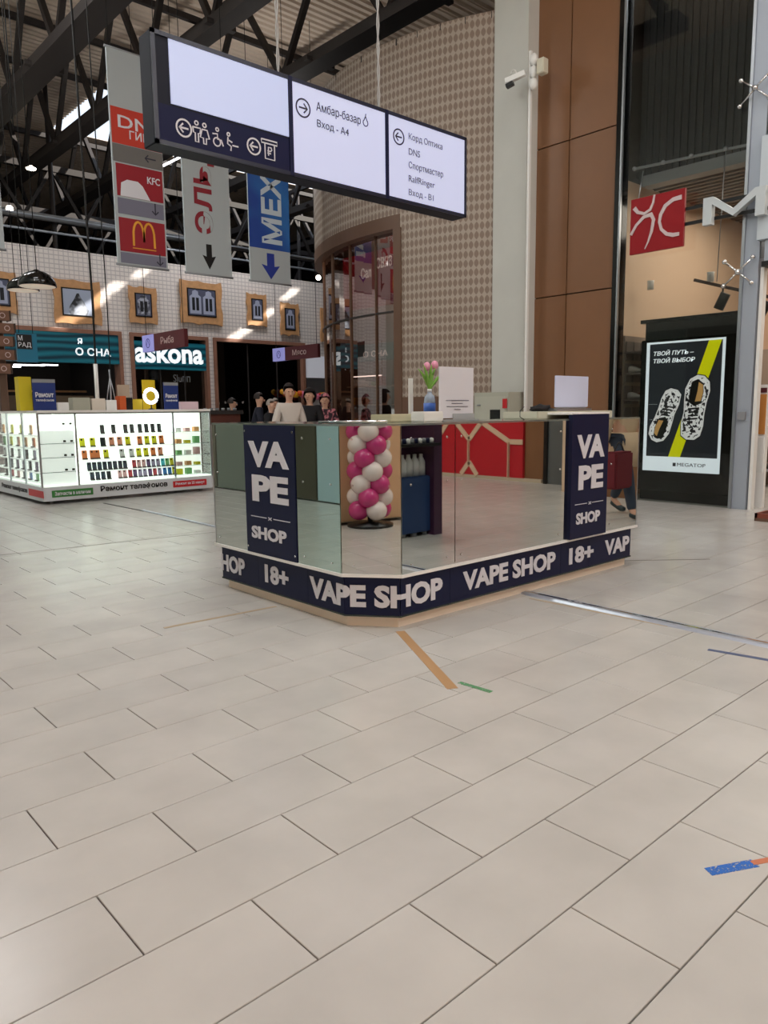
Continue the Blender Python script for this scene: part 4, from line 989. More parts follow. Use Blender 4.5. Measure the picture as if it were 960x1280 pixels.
def stxt(txt, x0, y0, x1, y1, hz, m_, par, bold=0.0):
    u0, z0 = sg_(x0, y0); u1, _ = sg_(x1, y1)
    letter(txt, (u0, SV-.008, z0), u1-u0, hz, UX, ZX, m_, par, bold=bold, depth=.002, lift=.001)
stxt('Амбар-базар', 395.5, 141, 451, 159, .085, M['inkdark'], p2); stxt('Вход - А4', 396.5, 160, 436, 172, .066, M['inkdark'], p2)
# droplet mark
x, z = sg_(457, 152); MB().poly(ring2(0, -.01, .030, .008, 16, 120, 420)[:], (x, SV-.01, z), UX, ZX, .002).build('droplet_mark', M['inkdark'], p2)
MB().poly(stroke([(-.014, .014), (0, .04), (.004, .062)], .008), (x, SV-.01, z), UX, ZX, .002).build('droplet_tip', M['inkdark'], p2)
MB().poly(stroke([(.014, .014), (.006, .03), (.0, .044)], .008), (x, SV-.01, z), UX, ZX, .002).build('droplet_tip', M['inkdark'], p2)
for txt, x0, y0, x1, h_ in (('Корд Оптика', 511, 176, 553, .068), ('DNS', 511, 193, 525, .055), ('Спортмастер', 511, 212, 554, .072), ('RalfRinger', 511, 229, 543.5, .07), ('Вход - В1', 511, 245, 542, .062)):
    stxt(txt, x0, y0, x1, y0+6, h_, M['inkgrey'], p3)
# restroom pictograms
def picto(px, py, parts, par=p1b, w=.010):
    x, z = sg_(px, py)
    for p in parts:
        if p[0] == 'o': pts = ring2(p[1], p[2], p[3], w*.9, 12)
        else: pts = stroke(p[1], w)
        MB().poly(pts, (x, SV-.010, z), UX, ZX, .002).build('pictogram', WP_, par)
picto(246, 164, [('o', 0, .055, .018), ('l', [(-.03, .025), (.03, .025), (.025, -.01), (.012, -.012), (.012, -.07), (-.012, -.07), (-.012, -.012), (-.025, -.01), (-.03, .025)])])
picto(256, 167, [('o', 0, .055, .018), ('l', [(-.02, .025), (.02, .025), (.036, -.03), (.012, -.032), (.010, -.07), (-.010, -.07), (-.012, -.032), (-.036, -.03), (-.02, .025)])])
picto(272, 172, [('o', 0, .055, .016), ('l', [(-.04, .02), (0, .025), (.0, -.01), (.03, -.012), (.045, -.05)]), ('o', -.005, -.03, .033)])
picto(286, 177, [('o', 0, .05, .016), ('l', [(-.005, .03), (-.01, -.015), (.02, -.03), (.015, -.06)]), ('l', [(0, .01), (.03, .0)]), ('l', [(.03, -.02), (.08, -.02)])])
picto(337, 187, [('l', [(-.07, .065), (.07, .065), (.07, .04), (-.07, .04), (-.07, .065)]), ('l', [(-.04, .04), (-.04, -.07), (.045, -.07), (.045, .04)]), ('l', [(-.01, -.045), (-.01, .015), (.015, .015), (.02, 0), (.01, -.012), (-.02, -.012)]), ('l', [(-.02, -.028), (.012, -.028)])])
for px_, lab in ((349, 0), (474, 1)):
    x = atv(px_, 100, SV+.1).x
    r_ = MB()
    for s_ in range(2):
        r_.tube([(x+.008*math.cos(a*.9+s_*math.pi), SV+.11+.008*math.sin(a*.9+s_*math.pi), szt+a*.055) for a in range(96)], .007, 5)
    o = r_.build('hanging_rope', M['rope']); tag(o, ('left' if not lab else 'right')+' twisted pale rope holding the direction sign', 'rope')

# ---------------------------------------------------------------- hanging banners
BV = 12.0
def bx_(px): return atv(px, 335, BV).x
BZB = atv(150, 330, BV).z; BZT = atv(131, 56, BV).z
def banner(x0, x1, lab, ztop=BZT):
    u0, u1 = x0, x1; t = thing('hanging_banner', (u0, BV, BZB), lab, 'banner')
    box((u0, BV, BZB), (u1, BV+.03, ztop)).build('cloth', M['greylight'], t)
    MB().tube([(u0-.02, BV+.015, BZB), (u1+.02, BV+.015, BZB)], .02, 8).build('bottom_rod', M['grey'], t)
    MB().tube([(u0-.02, BV+.015, ztop), (u1+.02, BV+.015, ztop)], .02, 8).build('top_rod', M['grey'], t)
    for u in (u0+.05, u1-.05): MB().tube([(u, BV+.015, ztop), (u, BV+.015, 10.8)], .006, 5).build('wire', M['cable'], t)
    return t, u0, u1
def zb(px, py): return atv(px, py, BV).z
bw = bx_(210)-bx_(148)
b1, u0, u1 = banner(bx_(148), bx_(210), 'leftmost full grey banner with a stack of red shop panels and arrows')
def pan(z0, z1, m_, ins=.05): return box((u0+ins, BV-.008, z0), (u1-ins*.6, BV, z1)).build('panel', m_, b1)
zd1, zd0 = zb(136, 131), zb(139, 177)
p = pan(zd0, zd1, mat('orange_red', (200, 60, 44), .5), .015); vtext('DNS', u0+.12, BV-.008, zd0+.30*(zd1-zd0)+.08, .72, .19, WP_, p, bold=.01); vtext('ГИПЕР', u0+.30, BV-.008, zd0+.10, .55, .13, WP_, p, bold=.01)
DG = mat('banner_dark_grey', (112, 110, 108), .7); PG = mat('banner_purple_grey', (120, 120, 138), .7)
p = pan(zb(140, 200), zd0-.01, DG, .015)
def arr(u, z, dirn, par, s_=.09):
    dx, dz = dirn; P = [(-dx*s_, -dz*s_), (dx*s_, dz*s_)]
    MB().poly(stroke(P, .02), (u, BV-.012, z), UX, ZX, .003).build('arrow', M['inkdark'], par)
    q = [(dx*s_+(-dx*.6+dz*.6)*s_, dz*s_+(-dz*.6-dx*.6)*s_), (dx*s_, dz*s_), (dx*s_+(-dx*.6-dz*.6)*s_, dz*s_+(-dz*.6+dx*.6)*s_)]
    MB().poly(stroke(q, .02), (u, BV-.012, z), UX, ZX, .003).build('arrow', M['inkdark'], par)
arr(u1-.22, zb(190, 200), (-1, 0), p)
RD = mat('banner_red', (150, 26, 40), .5)
zk0, zk1 = zb(148, 244), zb(145, 203)
p = pan(zk0, zk1, RD); vtext('KFC', u0+.56, BV-.008, zk0+.26, .22, .11, WP_, p, bold=.02)
# plain pale patch where the panel's portrait stands
MB().poly([(0, 0), (.50, 0), (.38, .2), (.3, .26), (.12, .26), (.02, .2)], (u0+.1, BV-.011, zk0), UX, ZX, .003).build('pale_patch', WP_, p)
p = pan(zb(148, 266), zk0-.03, PG); arr(u1-.18, zb(194, 262), (0, -1), p)
zm0, zm1 = zb(150, 313), zb(149, 271)
p = pan(zm0, zm1, RD)
cxm = (u0+u1)/2+.03
arch = []
for s_ in (-1, 1):
    pts = [(s_*.0+.0, .05)]
    for i in range(11): a = math.pi*i/10; pts.append((s_*(.09-.09*math.cos(a)), .10+.26*math.sin(a)**.8 if i < 10 else -.02))
    pts[0] = (s_*.0, .06)
    MB().poly(stroke(pts if s_ > 0 else pts, .035), (cxm, BV-.011, zm0+.12), UX, ZX, .003).build('yellow_arch', mat('arch_yellow', (226, 160, 50), .5), p)
box((cxm-.2, BV-.011, zm0+.06), (cxm+.2, BV-.008, zm0+.075)).build('caption_line', mat('arch_yellow'), p)
p = pan(zb(150, 330)+.03, zm0-.02, PG); arr(u1-.14, zb(199, 325), (0, -1), p)
b2, u0, u1 = banner(bx_(233), bx_(290), 'pale grey banner with dark red vertical lettering and a black arrow')
w_ = u1-u0
# vertical lettering reads bottom to top
letter('ЭЛЬДО', (u0+.70*w_, BV, zb(255, 292)), 2.05, .47*w_, ZX, -UX, mat('eldo_red', (140, 34, 48), .5), b2, bold=.03) if False else None
letter('ЭЛЬДО', (u0+.22*w_+.46*w_, BV, zb(255, 292)), 1.95, .46*w_, ZX, -UX, mat('eldo_red', (140, 34, 48), .5), b2, bold=.03)
def down_arrow(u, z1, z0, w, m_, par):
    h_ = z1-z0; MB().poly([(-.2*w, 1*h_), (.2*w, 1*h_), (.2*w, .5*h_), (.5*w, .55*h_), (0, 0), (-.5*w, .55*h_), (-.2*w, .5*h_)][::-1], (u, BV-.006, z0), UX, ZX, .004).build('arrow', m_, par)
down_arrow((u0+u1)/2, zb(263, 306), zb(264, 337), .26, M['black'], b2)
b3, u0, u1 = banner(bx_(313), bx_(363), 'blue banner with white vertical lettering and a blue arrow below')
w_ = u1-u0
box((u0, BV-.004, zb(338, 312)), (u1, BV, BZT)).build('blue_field', speck_mat('banner_blue', (28, 66, 150), (44, 112, 184), 1.1, .5, soft=.15, rough=.6), b3)
letter('МЕХА', (u0+.30*w_+.50*w_, BV-.004, zb(338, 305)), 1.62, .50*w_, ZX, -UX, mat('banner_pale', (196, 210, 222), .6), b3, bold=.03)
down_arrow((u0+u1)/2, zb(338, 317), zb(338, 349), .40, mat('arrow_blue', (42, 60, 150), .5), b3)
bE = banner(bx_(8)-bw, bx_(8), 'pale grey banner cut off by the left edge of the photo')
# tie-rope strings and cables over the phone kiosk
for i, (pa, pb_, r_, lab) in enumerate((((82, 88), (122, 505), .016, 'thick black cable dropping to the phone kiosk, left of two'), ((98, 130), (140, 510), .009, 'thin black cable dropping to the phone kiosk, right of two'))):
    a = atv(*pb_, 11.6); b = Vector((a.x, a.y, 10.5))
    tag(MB().tube([a, a+Vector((.02, 0, 1.5)), b+Vector((-.03, 0, -2)), b], r_, 6).build('power_cable', M['cable']), lab, 'cable')
for px_, lab in ((5, 'leftmost thin hanging wire'), (27, 'second thin hanging wire near the left edge')):
    a = atv(px_, 300, 15); tag(MB().tube([(a.x, 15, 6.4), (a.x, 15, 10.5)], .012, 5).build('hanging_wire', M['cable']), lab, 'wire')

# small hanging market signs
def market_sign(x0, x1, y0, y1, px_i, u, txt, lab):
    A = atu(x0, y0, u); B = atu(x1, y1, u); ztp = atu(x0, y0, u).z; h_ = .34
    v0, v1 = A.y, B.y
    t = thing('market_sign', (u, v0, A.z), lab, 'sign')
    box((u, v1, A.z-h_), (u+.08, v0, A.z)).build('board', M['darkred'], t)
    vi = atu(px_i, y0, u).y; ic = box((u-.01, vi, A.z-h_), (u+.09, v0, A.z)).build('icon_box', mat('icon_lilac', (150, 150, 214), .4, emit=.5), t)
    MB().poly(ring2(0, 0, .10, .02, 16), (u-.012, (v0+vi)/2, A.z-h_/2), -VX, ZX, .003).build('icon_ring', mat('icon_blue', (70, 60, 170), .4), ic)
    MB().poly(stroke([(-.07, -.05), (0, .06), (.07, -.05)], .02), (u-.012, (v0+vi)/2, A.z-h_/2), -VX, ZX, .003).build('icon_mark', mat('icon_blue'), ic)
    utext(txt, u, vi-(vi-v1)*.24, A.z-h_*.68, (vi-v1)*.42, h_*.42, mat('sign_letters', (206, 180, 176), .5), t)
    for v in (v0-.1, v1+.1): MB().tube([(u+.04, v, A.z), (u+.04, v, 10.5)], .007, 5).build('wire', M['cable'], t)
market_sign(178, 230, 420, 414, 192, 7.0, 'Рыба', 'maroon hanging sign reading fish with a lilac icon, left of two')
market_sign(341, 397, 436, 430, 356, 11.6, 'Мясо', 'maroon hanging sign reading meat with a lilac icon, right of two')

# pendant lamps
def pendant(px, py, v, r_, lab):
    p = atv(px, py, v); t = thing('pendant_lamp', p, lab, 'pendant lamp')
    prof = [(r_, 0)]+[(r_*math.cos(R(a)), .85*r_*math.sin(R(a))) for a in range(8, 88, 10)]+[(r_*.12, .9*r_)]
    MB().lathe(prof, p, 24).build('shade', M['black_gloss'], t)
    MB().lathe([(r_*.93, -.004), (r_*.93, -.001)], p, 24).build('diffuser', mat('lamp_inner', (232, 214, 196), .5, emit=.35), t)
    MB().tube([p+Vector((0, 0, r_*.9)), (p.x, p.y, 10.5)], .006, 5).build('cord', M['cable'], t)
pendant(47, 358, 9.6, .215, 'larger glossy black dome pendant, in front'); pendant(29, 363, 10.6, .20, 'smaller glossy black dome pendant, behind the first')
pendant(8, 60, 9, .1, 'x') if False else None
tag(MB().lathe([(.1, 0), (.12, .03), (.05, .07), (.03, .09)], atv(39, 212, 20), 14).build('flood_lamp', M['lamp']), 'glowing high lamp among the trusses at left', 'lamp')
for px_, py_, lab in ((352, 343, 'small bright lamp above the far wall, left of two'), (398, 347, 'small bright lamp above the far wall, right of two'), (12, 261, 'bright lamp strip at the far left above the wall')):
    tag(MB().ball(atv(px_, py_, 22), .09).build('flood_lamp', M['lamp']), lab, 'lamp')
# fluorescent tubes
for (a, b), v, lab in ((((204, 207), (226, 196)), 21, 'white tube lamp between the first two banners'), (((428, 103), (445, 94)), 15, 'white tube lamp under the truss by the curved wall')):
    tag(MB().bar(atv(*a, v), atv(*b, v), .06).build('tube_lamp', M['led']), lab, 'lamp')

# ---------------------------------------------------------------- wooden signpost at the left edge
PVv = 15.0
t = thing('signpost', (atv(8, 500, PVv).x, PVv, 0), 'brown wooden signpost with five stacked plank signs at the left edge', 'signpost')
pxp = atv(2, 450, PVv).x
box((pxp-.06, PVv, 0), (pxp+.06, PVv+.12, 3.0)).build('post', mat('post_brown', (92, 66, 50), .6), t)
for i, (yy, w) in enumerate(((395, 14), (411, 20), (427, 19), (444, 21), (461, 16))):
    p = atv(w-1, yy, PVv-.1); z = p.z
    pl_ = MB().bbox((pxp-.5, PVv-.1, z-.09), (p.x, PVv-.02, z+.09), .008).build('plank_sign', mat('plank_brown', (122, 86, 68), .6, noise=.1), t)
    box((p.x-.02, PVv-.14, z-.09), (p.x, PVv+.1, z+.09)).build('plank_end', mat('plank_dark', (60, 44, 36), .6), pl_)
    MB().poly(ring2(0, 0, .05, .012, 12), (p.x-.14, PVv-.112, z), UX, ZX, .003).build('plank_icon', mat('sign_letters'), pl_)
t = thing('blue_banner', (atv(20, 440, 13.5).x, 13.5, 3), 'small teal hanging sign beside the wooden signpost', 'sign')
A, B = atv(20, 416, 13.5), atv(48, 453, 13.5)
box((A.x, 13.5, B.z), (B.x, 13.55, A.z)).build('board', mat('teal_board', (24, 98, 124), .4, emit=.15), t)
box((A.x, 13.49, A.z-.26), (A.x+.24, 13.5, A.z-.02)).build('dark_patch', M['black'], t)
vtext('РАД', A.x+.02, 13.49, A.z-.24, .2, .09, WP_, t); vtext('М', A.x+.02, 13.49, A.z-.12, .07, .08, WP_, t)
for u in (A.x+.05, B.x-.05): MB().tube([(u, 13.52, A.z), (u, 13.52, 10.5)], .006, 5).build('wire', M['cable'], t)

# ---------------------------------------------------------------- phone repair kiosk
QU, QV, QR, QL = 3.44, 11.02, 6.12, 13.9
k2 = thing('phone_kiosk', (4.8, 12.4, 0), 'brightly lit white phone repair kiosk full of phone cases', 'kiosk')
QB, QT = .25, 1.30
plan = [(QU, QL), (QU, QV), (QR, QV), (QR, QV+.6), (QU+.6, QV+.6), (QU+.6, QL)]
def qslab(name, z0, z1, m_, i=0):
    P = [(QU+i, QL-i), (QU+i, QV+i), (QR-i, QV+i), (QR-i, QV+.6), (QU+.6, QV+.6), (QU+.6, QL-i)]
    return MB().poly(P, (0, 0, z1), UX, VX, z1-z0).build(name, m_, k2)
for u, v in ((QU+.15, QV+.15), (QU+1.0, QV+.15), (QU+1.9, QV+.15), (QR-.15, QV+.15), (QU+.15, QV+1.4), (QU+.15, QL-.15)): MB().tube([(u, v, 0), (u, v, .05)], .03, 8).build('foot', M['grey'], k2)
qslab('base', .05, QB, mat('kiosk_base', (208, 212, 216), .35)); qslab('display_floor', QB, QB+.02, M['lit'], .01)
qslab('top', QT, QT+.035, M['white_lam'], -.01)
bp2 = bpy.data.objects['base'] if 'base' in bpy.data.objects else None
base_o = [c for c in k2.children if c.name.startswith('base')][0]
def q0x(px): return atv(px, 600, QV).x
def qtxt(txt, x0, x1, z0, z1, m_, par, bold=.03): u0, u1 = q0x(x0), q0x(x1); return letter(txt, (u0, QV, z0), u1-u0, z1-z0, UX, ZX, m_, par, bold=bold)
qtxt('Ремонт телефонов', 125, 209, .11, .215, M['black'], base_o)
for x0, x1, m_, tx in ((63.5, 115.5, M['greensign'], 'Запчасти в наличии'), (216, 258, M['redbright'], 'Ремонт за 25 минут')):
    s_ = MB().bbox((q0x(x0), QV-.006, .10), (q0x(x1), QV, .20), .002).build('sticker', m_, base_o)
    letter(tx, (q0x(x0)+.04, QV-.006, .125), q0x(x1)-q0x(x0)-.08, .055, UX, ZX, WP_, k2, bold=.02)
def lside(px): return atu(px, 610, QU).y
utext('Ремонт телефонов', QU, lside(3), .11, lside(3)-lside(34), .09, M['black'], base_o, bold=.03)
s_ = MB().box((QU-.006, lside(54), .10), (QU, lside(36), .2)).build('sticker', M['redbright'], base_o)
# lit back panels, frames, shelves, glass
box((QU+.30, QV+.30, QB+.02), (QR-.02, QV+.33, QT)).build('lit_back', M['lit'], k2)
box((QU+.30, QV+.30, QB+.02), (QU+.33, QL-.02, QT)).build('lit_back', M['lit'], k2)
FX = [QU+.0, q0x(99), q0x(220), QR]
for u in FX: box((u-.012, QV, QB), (u+.012, QV+.02, QT)).build('frame_bar', M['steel'], k2)
for v in (QV+.75, QV+1.5, QL): box((QU, v-.012, QB), (QU+.02, v+.012, QT)).build('frame_bar', M['steel'], k2)
box((QU, QV, QT-.02), (QR, QV+.015, QT)).build('top_rail', M['steel'], k2)
frost = mat('frosted_panel', (238, 242, 238), .4, emit=.75)
box((FX[0]+.02, QV+.05, QB+.02), (FX[1]-.012, QV+.06, QT-.25)).build('frosted_panel', frost, k2)
for z in (.45, .66, .86): box((FX[0]+.02, QV+.04, z), (FX[1]-.012, QV+.05, z+.008)).build('panel_joint', M['grey'], k2)
for z in (.50, .71, .91, 1.16):
    for u in (FX[0]+.34, FX[0]+.44): box((u, QV+.03, z-.03), (u+.035, QV+.045, z)).build('price_tag', M['dark'], k2)
SHZ = [.30, .50, .70, .87, 1.06]
SHZ = [atv(160, y, QV+.15).z for y in (600.5, 586, 572, 557, 541.5)]
SHZ[0] = max(SHZ[0], QB+.04)
for z in SHZ:
    box((FX[1]+.012, QV+.08, z-.012), (FX[2]-.012, QV+.30, z)).build('shelf', frost, k2); box((QU+.08, QV+.1, z-.012), (QU+.30, QL-.03, z)).build('shelf', frost, k2)
for z in SHZ: box((FX[2]+.012, QV+.08, z-.01), (FX[3]-.02, QV+.30, z)).build('shelf', mat('case_glass_shelf', (200, 214, 206), .1, alpha=.5), k2)
box((QU, QV, QB), (QR, QV+.006, QT)).build('glass', M['glasscase'], k2); box((QU, QV, QB), (QU+.006, QL, QT)).build('glass', M['glasscase'], k2); box((QR-.006, QV, QB), (QR, QV+.6, QT)).build('glass', M['glasscase'], k2)
l3 = area((FX[1]+FX[2])/2, QV+.12, QT-.01, 2.4, .08, 9, (.96, 1, .97)); l4 = area(QU+.12, QV+1.4, QT-.01, .08, 2.4, 8, (.96, 1, .97))
# phone cases
CASE = {n: mat('case_'+n, c, .45) for n, c in dict(black=(34, 40, 42), yellow=(222, 220, 30), orange=(226, 128, 70), coral=(222, 150, 120), navy=(52, 68, 84), red=(196, 70, 80), pink=(222, 176, 176), purple=(110, 86, 130), blue=(60, 130, 200), cyan=(80, 200, 214), green=(120, 190, 120), white=(214, 216, 216), lilac=(160, 150, 180), peach=(228, 170, 110)).items()}
protos = {}
ORDN = ('leftmost', 'second from left', 'third from left', 'fourth from left', 'fifth from left', 'sixth from left', 'seventh from left', 'eighth from left', 'ninth from left', 'tenth from left', 'eleventh from left', 'twelfth from left', 'thirteenth from left', 'fourteenth from left', 'fifteenth from left', 'sixteenth from left', 'seventeenth from left')
def case_(col, p, rz, s_, rowname, n_=0):
    key = (col, s_)
    if key not in protos:
        mb = MB(); w, h_ = .042*s_[0], .145*s_[1]; mb.bbox((-w, -.006, 0), (w, .006, h_), .004)
        o = mb.build('phone_case', CASE[col]); t = o
        MB().box((-w*.5, -.008, h_*.72), (w*.1, -.006, h_*.92)).build('camera_window', M['black'], o); MB().box((-w*.9, -.03, 0), (w*.9, -.008, .018)).build('price_tag', M['dark'], o)
        protos[key] = o
    else: o = copy_tree(protos[key])
    o.location = p; o.rotation_euler = (R(-8) if rz == 0 else 0, 0 if rz == 0 else R(0), rz)
    tag(o, '%s phone case, %s on the %s' % (col, ORDN[n_], rowname), 'phone case', '%s phone cases on the %s' % (col, rowname)); return o
rows = [
 (4, 'top shelf of the lit display', [(130, 'black'), (144, 'black'), (159, 'black'), (167, 'black'), (177, 'black'), (185, 'black'), (193, 'black'), (201, 'black')], (.8, .95)),
 (3, 'fourth shelf up of the lit display', [(104, 'yellow'), (117, 'yellow'), (130, 'black'), (141, 'coral'), (151, 'coral'), (161, 'yellow'), (176, 'orange'), (185, 'yellow'), (194, 'yellow'), (203, 'orange')], (.95, .95)),
 (2, 'middle shelf of the lit display', [(106, 'orange'), (116, 'orange'), (122, 'orange'), (133, 'yellow'), (153, 'white'), (165, 'white'), (174, 'yellow'), (183, 'yellow'), (192, 'orange'), (201, 'coral')], (.95, .95)),
 (1, 'second shelf up of the lit display', [(111, 'navy'), (117.5, 'navy'), (124, 'navy'), (130.5, 'navy'), (137, 'navy'), (143.5, 'navy'), (150, 'navy'), (156, 'navy'), (167.5, 'red'), (173.5, 'pink'), (179.5, 'pink'), (185.5, 'purple'), (191.5, 'lilac'), (197.5, 'lilac'), (203.5, 'cyan'), (209, 'green'), (214.5, 'yellow')], (.78, .9)),
 (0, 'bottom shelf of the lit display', [(114, 'navy'), (121, 'navy'), (128, 'navy'), (135, 'black'), (149, 'pink'), (155, 'pink'), (162, 'red'), (168, 'purple'), (174.5, 'lilac'), (180.5, 'lilac'), (187, 'purple'), (193, 'red'), (199, 'lilac'), (205.5, 'blue'), (211.5, 'blue'), (217, 'yellow')], (.78, .9))]
for zi, nm, lst, s_ in rows:
    for n_, (px_, col_) in enumerate(lst):
        p = atv(px_, 570, QV+.16); case_(col_, Vector((p.x, QV+.16, SHZ[zi]+.001)), 0, s_, nm, n_)
lrows = [(4, 'top shelf of the left wing', ['peach', 'yellow', 'yellow', 'peach']), (3, 'fourth shelf up of the left wing', ['green', 'yellow', 'coral', 'peach', 'orange']), (2, 'middle shelf of the left wing', ['white', 'black', 'white', 'black', 'lilac']),
         (1, 'second shelf up of the left wing', ['black', 'navy', 'purple', 'purple', 'black', 'purple']), (0, 'bottom shelf of the left wing', ['black', 'red', 'pink', 'navy', 'blue', 'green'])]
for zi, nm, cols_ in lrows:
    n = len(cols_)
    for i, c_ in enumerate(cols_):
        v = QV+2.25-i*(1.85/n); case_(c_, Vector((QU+.16, v, SHZ[zi]+.001)), R(-90), (1.4, 1.0), nm, i)
# goods in the right bay: transparent shelves with small boxed goods
for zi in range(5):
    for j in range(4):
        u = FX[2]+.1+j*.16
        if u > QR-.08: continue
        o = box((u, QV+.12, SHZ[zi]+.001), (u+.09, QV+.2, SHZ[zi]+.05+.07*random.random())).build('small_box', [CASE['yellow'], CASE['green'], M['white'], CASE['pink'], CASE['peach']][(zi*3+j) % 5])
        tag(o, 'small boxed accessory, %s on the %s shelf of the right bay' % (ORDN[j], ('bottom', 'second', 'third', 'fourth', 'top')[zi]), 'box', 'boxed accessories in the right bay')
# things on top of the phone kiosk
TT = QT+.036
def topx(px, v=QV+.2): return atv(px, 505, v).x
def topz(px, py, v=QV+.2): return atv(px, py, v).z
def leaflet(x0, x1, yt, lab, v=QV+.2):
    u0, u1 = topx(x0, v), topx(x1, v); zt_ = topz((x0+x1)/2, yt, v)
    t = thing('blue_sign', ((u0+u1)/2, v, TT), lab, 'sign')
    box((u0, v, TT), (u1, v+.015, zt_)).build('board', mat('sign_blue', (34, 56, 122), .4), t); box((u0, v-.004, zt_-.05), (u1, v, zt_)).build('top_strip', M['grey'], t)
    w = u1-u0; letter('Ремонт', (u0+.1*w, v, TT+.42*(zt_-TT)), .8*w, .12*(zt_-TT)+.02, UX, ZX, WP_, t, bold=.03); letter('телефонов', (u0+.1*w, v, TT+.27*(zt_-TT)), .8*w, .07*(zt_-TT)+.015, UX, ZX, WP_, t, bold=.02)
leaflet(42, 70.5, 474, 'larger blue phone repair sign standing on the kiosk top, left'); leaflet(205.5, 223.5, 478, 'narrow blue phone repair sign on the kiosk top beside the ring lamp')
def tbox(x0, x1, yt, col_, lab, v=QV+.3, d=.18, nm='carton', cat='box'):
    u0, u1 = topx(x0, v), topx(x1, v); zt_ = topz((x0+x1)/2, yt, v)
    return tag(MB().bbox((u0, v, TT), (u1, v+d, max(zt_, TT+.02)), .004).build(nm, col_), lab, cat)
tbox(25, 41, 471, mat('yellow_pack', (222, 200, 40), .5), 'yellow box behind the left blue sign', QV+.45)
tbox(72, 86, 503, M['white'], 'small white leaflet holder right of the left blue sign')
tbox(91, 113, 497, mat('grey_pack', (176, 176, 160), .5), 'wide grey-white box on the kiosk top')
tbox(115, 132, 498, mat('pale_pack', (220, 210, 196), .5), 'pale box in the middle of the kiosk top')
tbox(133, 146, 500, M['white'], 'plain white box left of the orange and black packs')
tbox(150, 158, 495, mat('orange_pack', (206, 92, 40), .5), 'orange pack on the kiosk top'); tbox(158, 166, 497, M['black'], 'black pack beside the orange one'); tbox(166, 178, 499, mat('yellow_pack2', (206, 180, 40), .5), 'yellow pack beside the black one')
tbox(226, 248, 502, mat('pink_pack', (222, 196, 204), .5), 'pinkish white box at the right end of the kiosk top')
tbox(148, 163, 481, mat('tan_card', (180, 160, 140), .6), 'tan card sign standing behind the packs', QV+.6, .02, 'card_sign', 'sign')
tbox(179, 195, 475, mat('yellow_card', (222, 190, 30), .5), 'yellow card sign behind the ring lamp', QV+.6, .02, 'card_sign', 'sign')
v = QV+.25; p = atv(188.5, 495, v)
t = thing('ring_lamp', (p.x, v, TT), 'glowing white ring lamp on the kiosk top', 'lamp')
MB().tube([(p.x+.105*math.cos(a*math.pi/12), v, p.z+.105*math.sin(a*math.pi/12)) for a in range(25)], .028, 8).build('ring', mat('ring_glow', (240, 244, 255), .4, emit=2.5), t)
MB().tube([(p.x, v, TT), (p.x, v, p.z-.12)], .01, 6).build('stem', M['black'], t); MB().lathe([(.06, 0), (.02, .02)], (p.x, v, TT), 12).build('foot', M['black'], t)
v = QV+.5; p = atv(122, 500, v)
tag(MB().tube([(p.x, v, TT), (p.x, v, atv(122, 455, v).z)], .03, 10).build('white_pole', M['white']), 'white upright pole rising from the phone kiosk', 'pole')
p = atv(139, 500, v); t = thing('tripod_pole', (p.x, v, TT), 'grey thin pole with splayed top beside the white pole', 'pole')
MB().tube([(p.x, v, TT), (p.x, v, atv(139, 462, v).z)], .014, 8).build('pole', M['steel'], t)
for s_ in (-1, 1): MB().tube([(p.x, v, atv(139, 470, v).z), (p.x+s_*.09, v, TT+.03)], .008, 6).build('brace', M['steel'], t)
# inner brown cabinets/wall left of the dark window: table with grey top
t = thing('market_table', (atv(275, 525, 14).x, 14, 0), 'dark brown market stall beside the phone kiosk', 'stall')
A, B = atv(254, 512, 14), atv(300, 512, 14)
box((A.x, 14, 0), (B.x, 14.8, A.z-.1)).build('stall_body', mat('stall_brown', (92, 50, 40), .6), t); box((A.x-.05, 13.95, A.z-.1), (B.x+.05, 14.85, A.z-.02)).build('stall_top', M['dark'], t)
for i in range(6): MB().tube([(A.x+.1+i*.14, 14.1, A.z-.02), (A.x+.1+i*.14, 14.1, A.z+.03)], .04, 8).build('jar', M['grey'], t)

# ---------------------------------------------------------------- balloon column and blue stand (seen in the mirrors)
t = thing('balloon_column', (-.65, 1.29, 0), 'spiral column of pink and white balloons reflected in the corner mirror', 'balloons')
BPK, BWH = mat('balloon_pink', (206, 62, 130), .25, coat=.3), mat('balloon_white', (238, 226, 222), .25, coat=.3)
MB().lathe([(.26, 0), (.26, .03), (.03, .05), (.02, 1.95)], (-.65, 1.29, 0), 20).build('base_plate', M['black'], t)
for lv in range(13):
    for j in range(4):
        a = lv*.62+j*math.pi/2; m_ = BPK if (j+(1 if lv % 2 else 0)) % 2 else BWH
        c = Vector((-.65+.145*math.cos(a), 1.29+.145*math.sin(a), .19+lv*.145))
        MB().ball(c, .118, .118, .112, 16, 12).build('balloon', m_, t)
t = thing('blue_stand', (5.4, .6, 0), 'blue cabinet stand with a dark shelf of goods, reflected in the right mirror', 'stand')
MB().bbox((5.05, .35, .04), (5.5, .85, .62), .01).build('cabinet', mat('cabinet_blue', (34, 62, 108), .4), t)
box((5.5, .3, 0), (5.62, .9, 1.9)).build('side_panel', mat('plum_panel', (66, 36, 62), .4), t)
box((5.05, .3, .0), (5.6, .34, 1.9)).build('back', mat('navy_dark', (24, 28, 44), .5), t)
box((4.6, .5, .93), (5.5, 1.0, .96)).build('top_shelf', M['black'], t)
for i in range(16): MB().lathe([(.022, 0), (.022, .04), (.012, .05)], (4.64+i*.055, .9, .96), 8).build('bottle', [M['white'], M['grey'], M['navy']][i % 3], t)
for i in range(5): MB().lathe([(.045, 0), (.045, .14), (.02, .19), (.02, .22)], (5.1+i*.09, .75, .62), 10).build('bottle', M['white'], t)
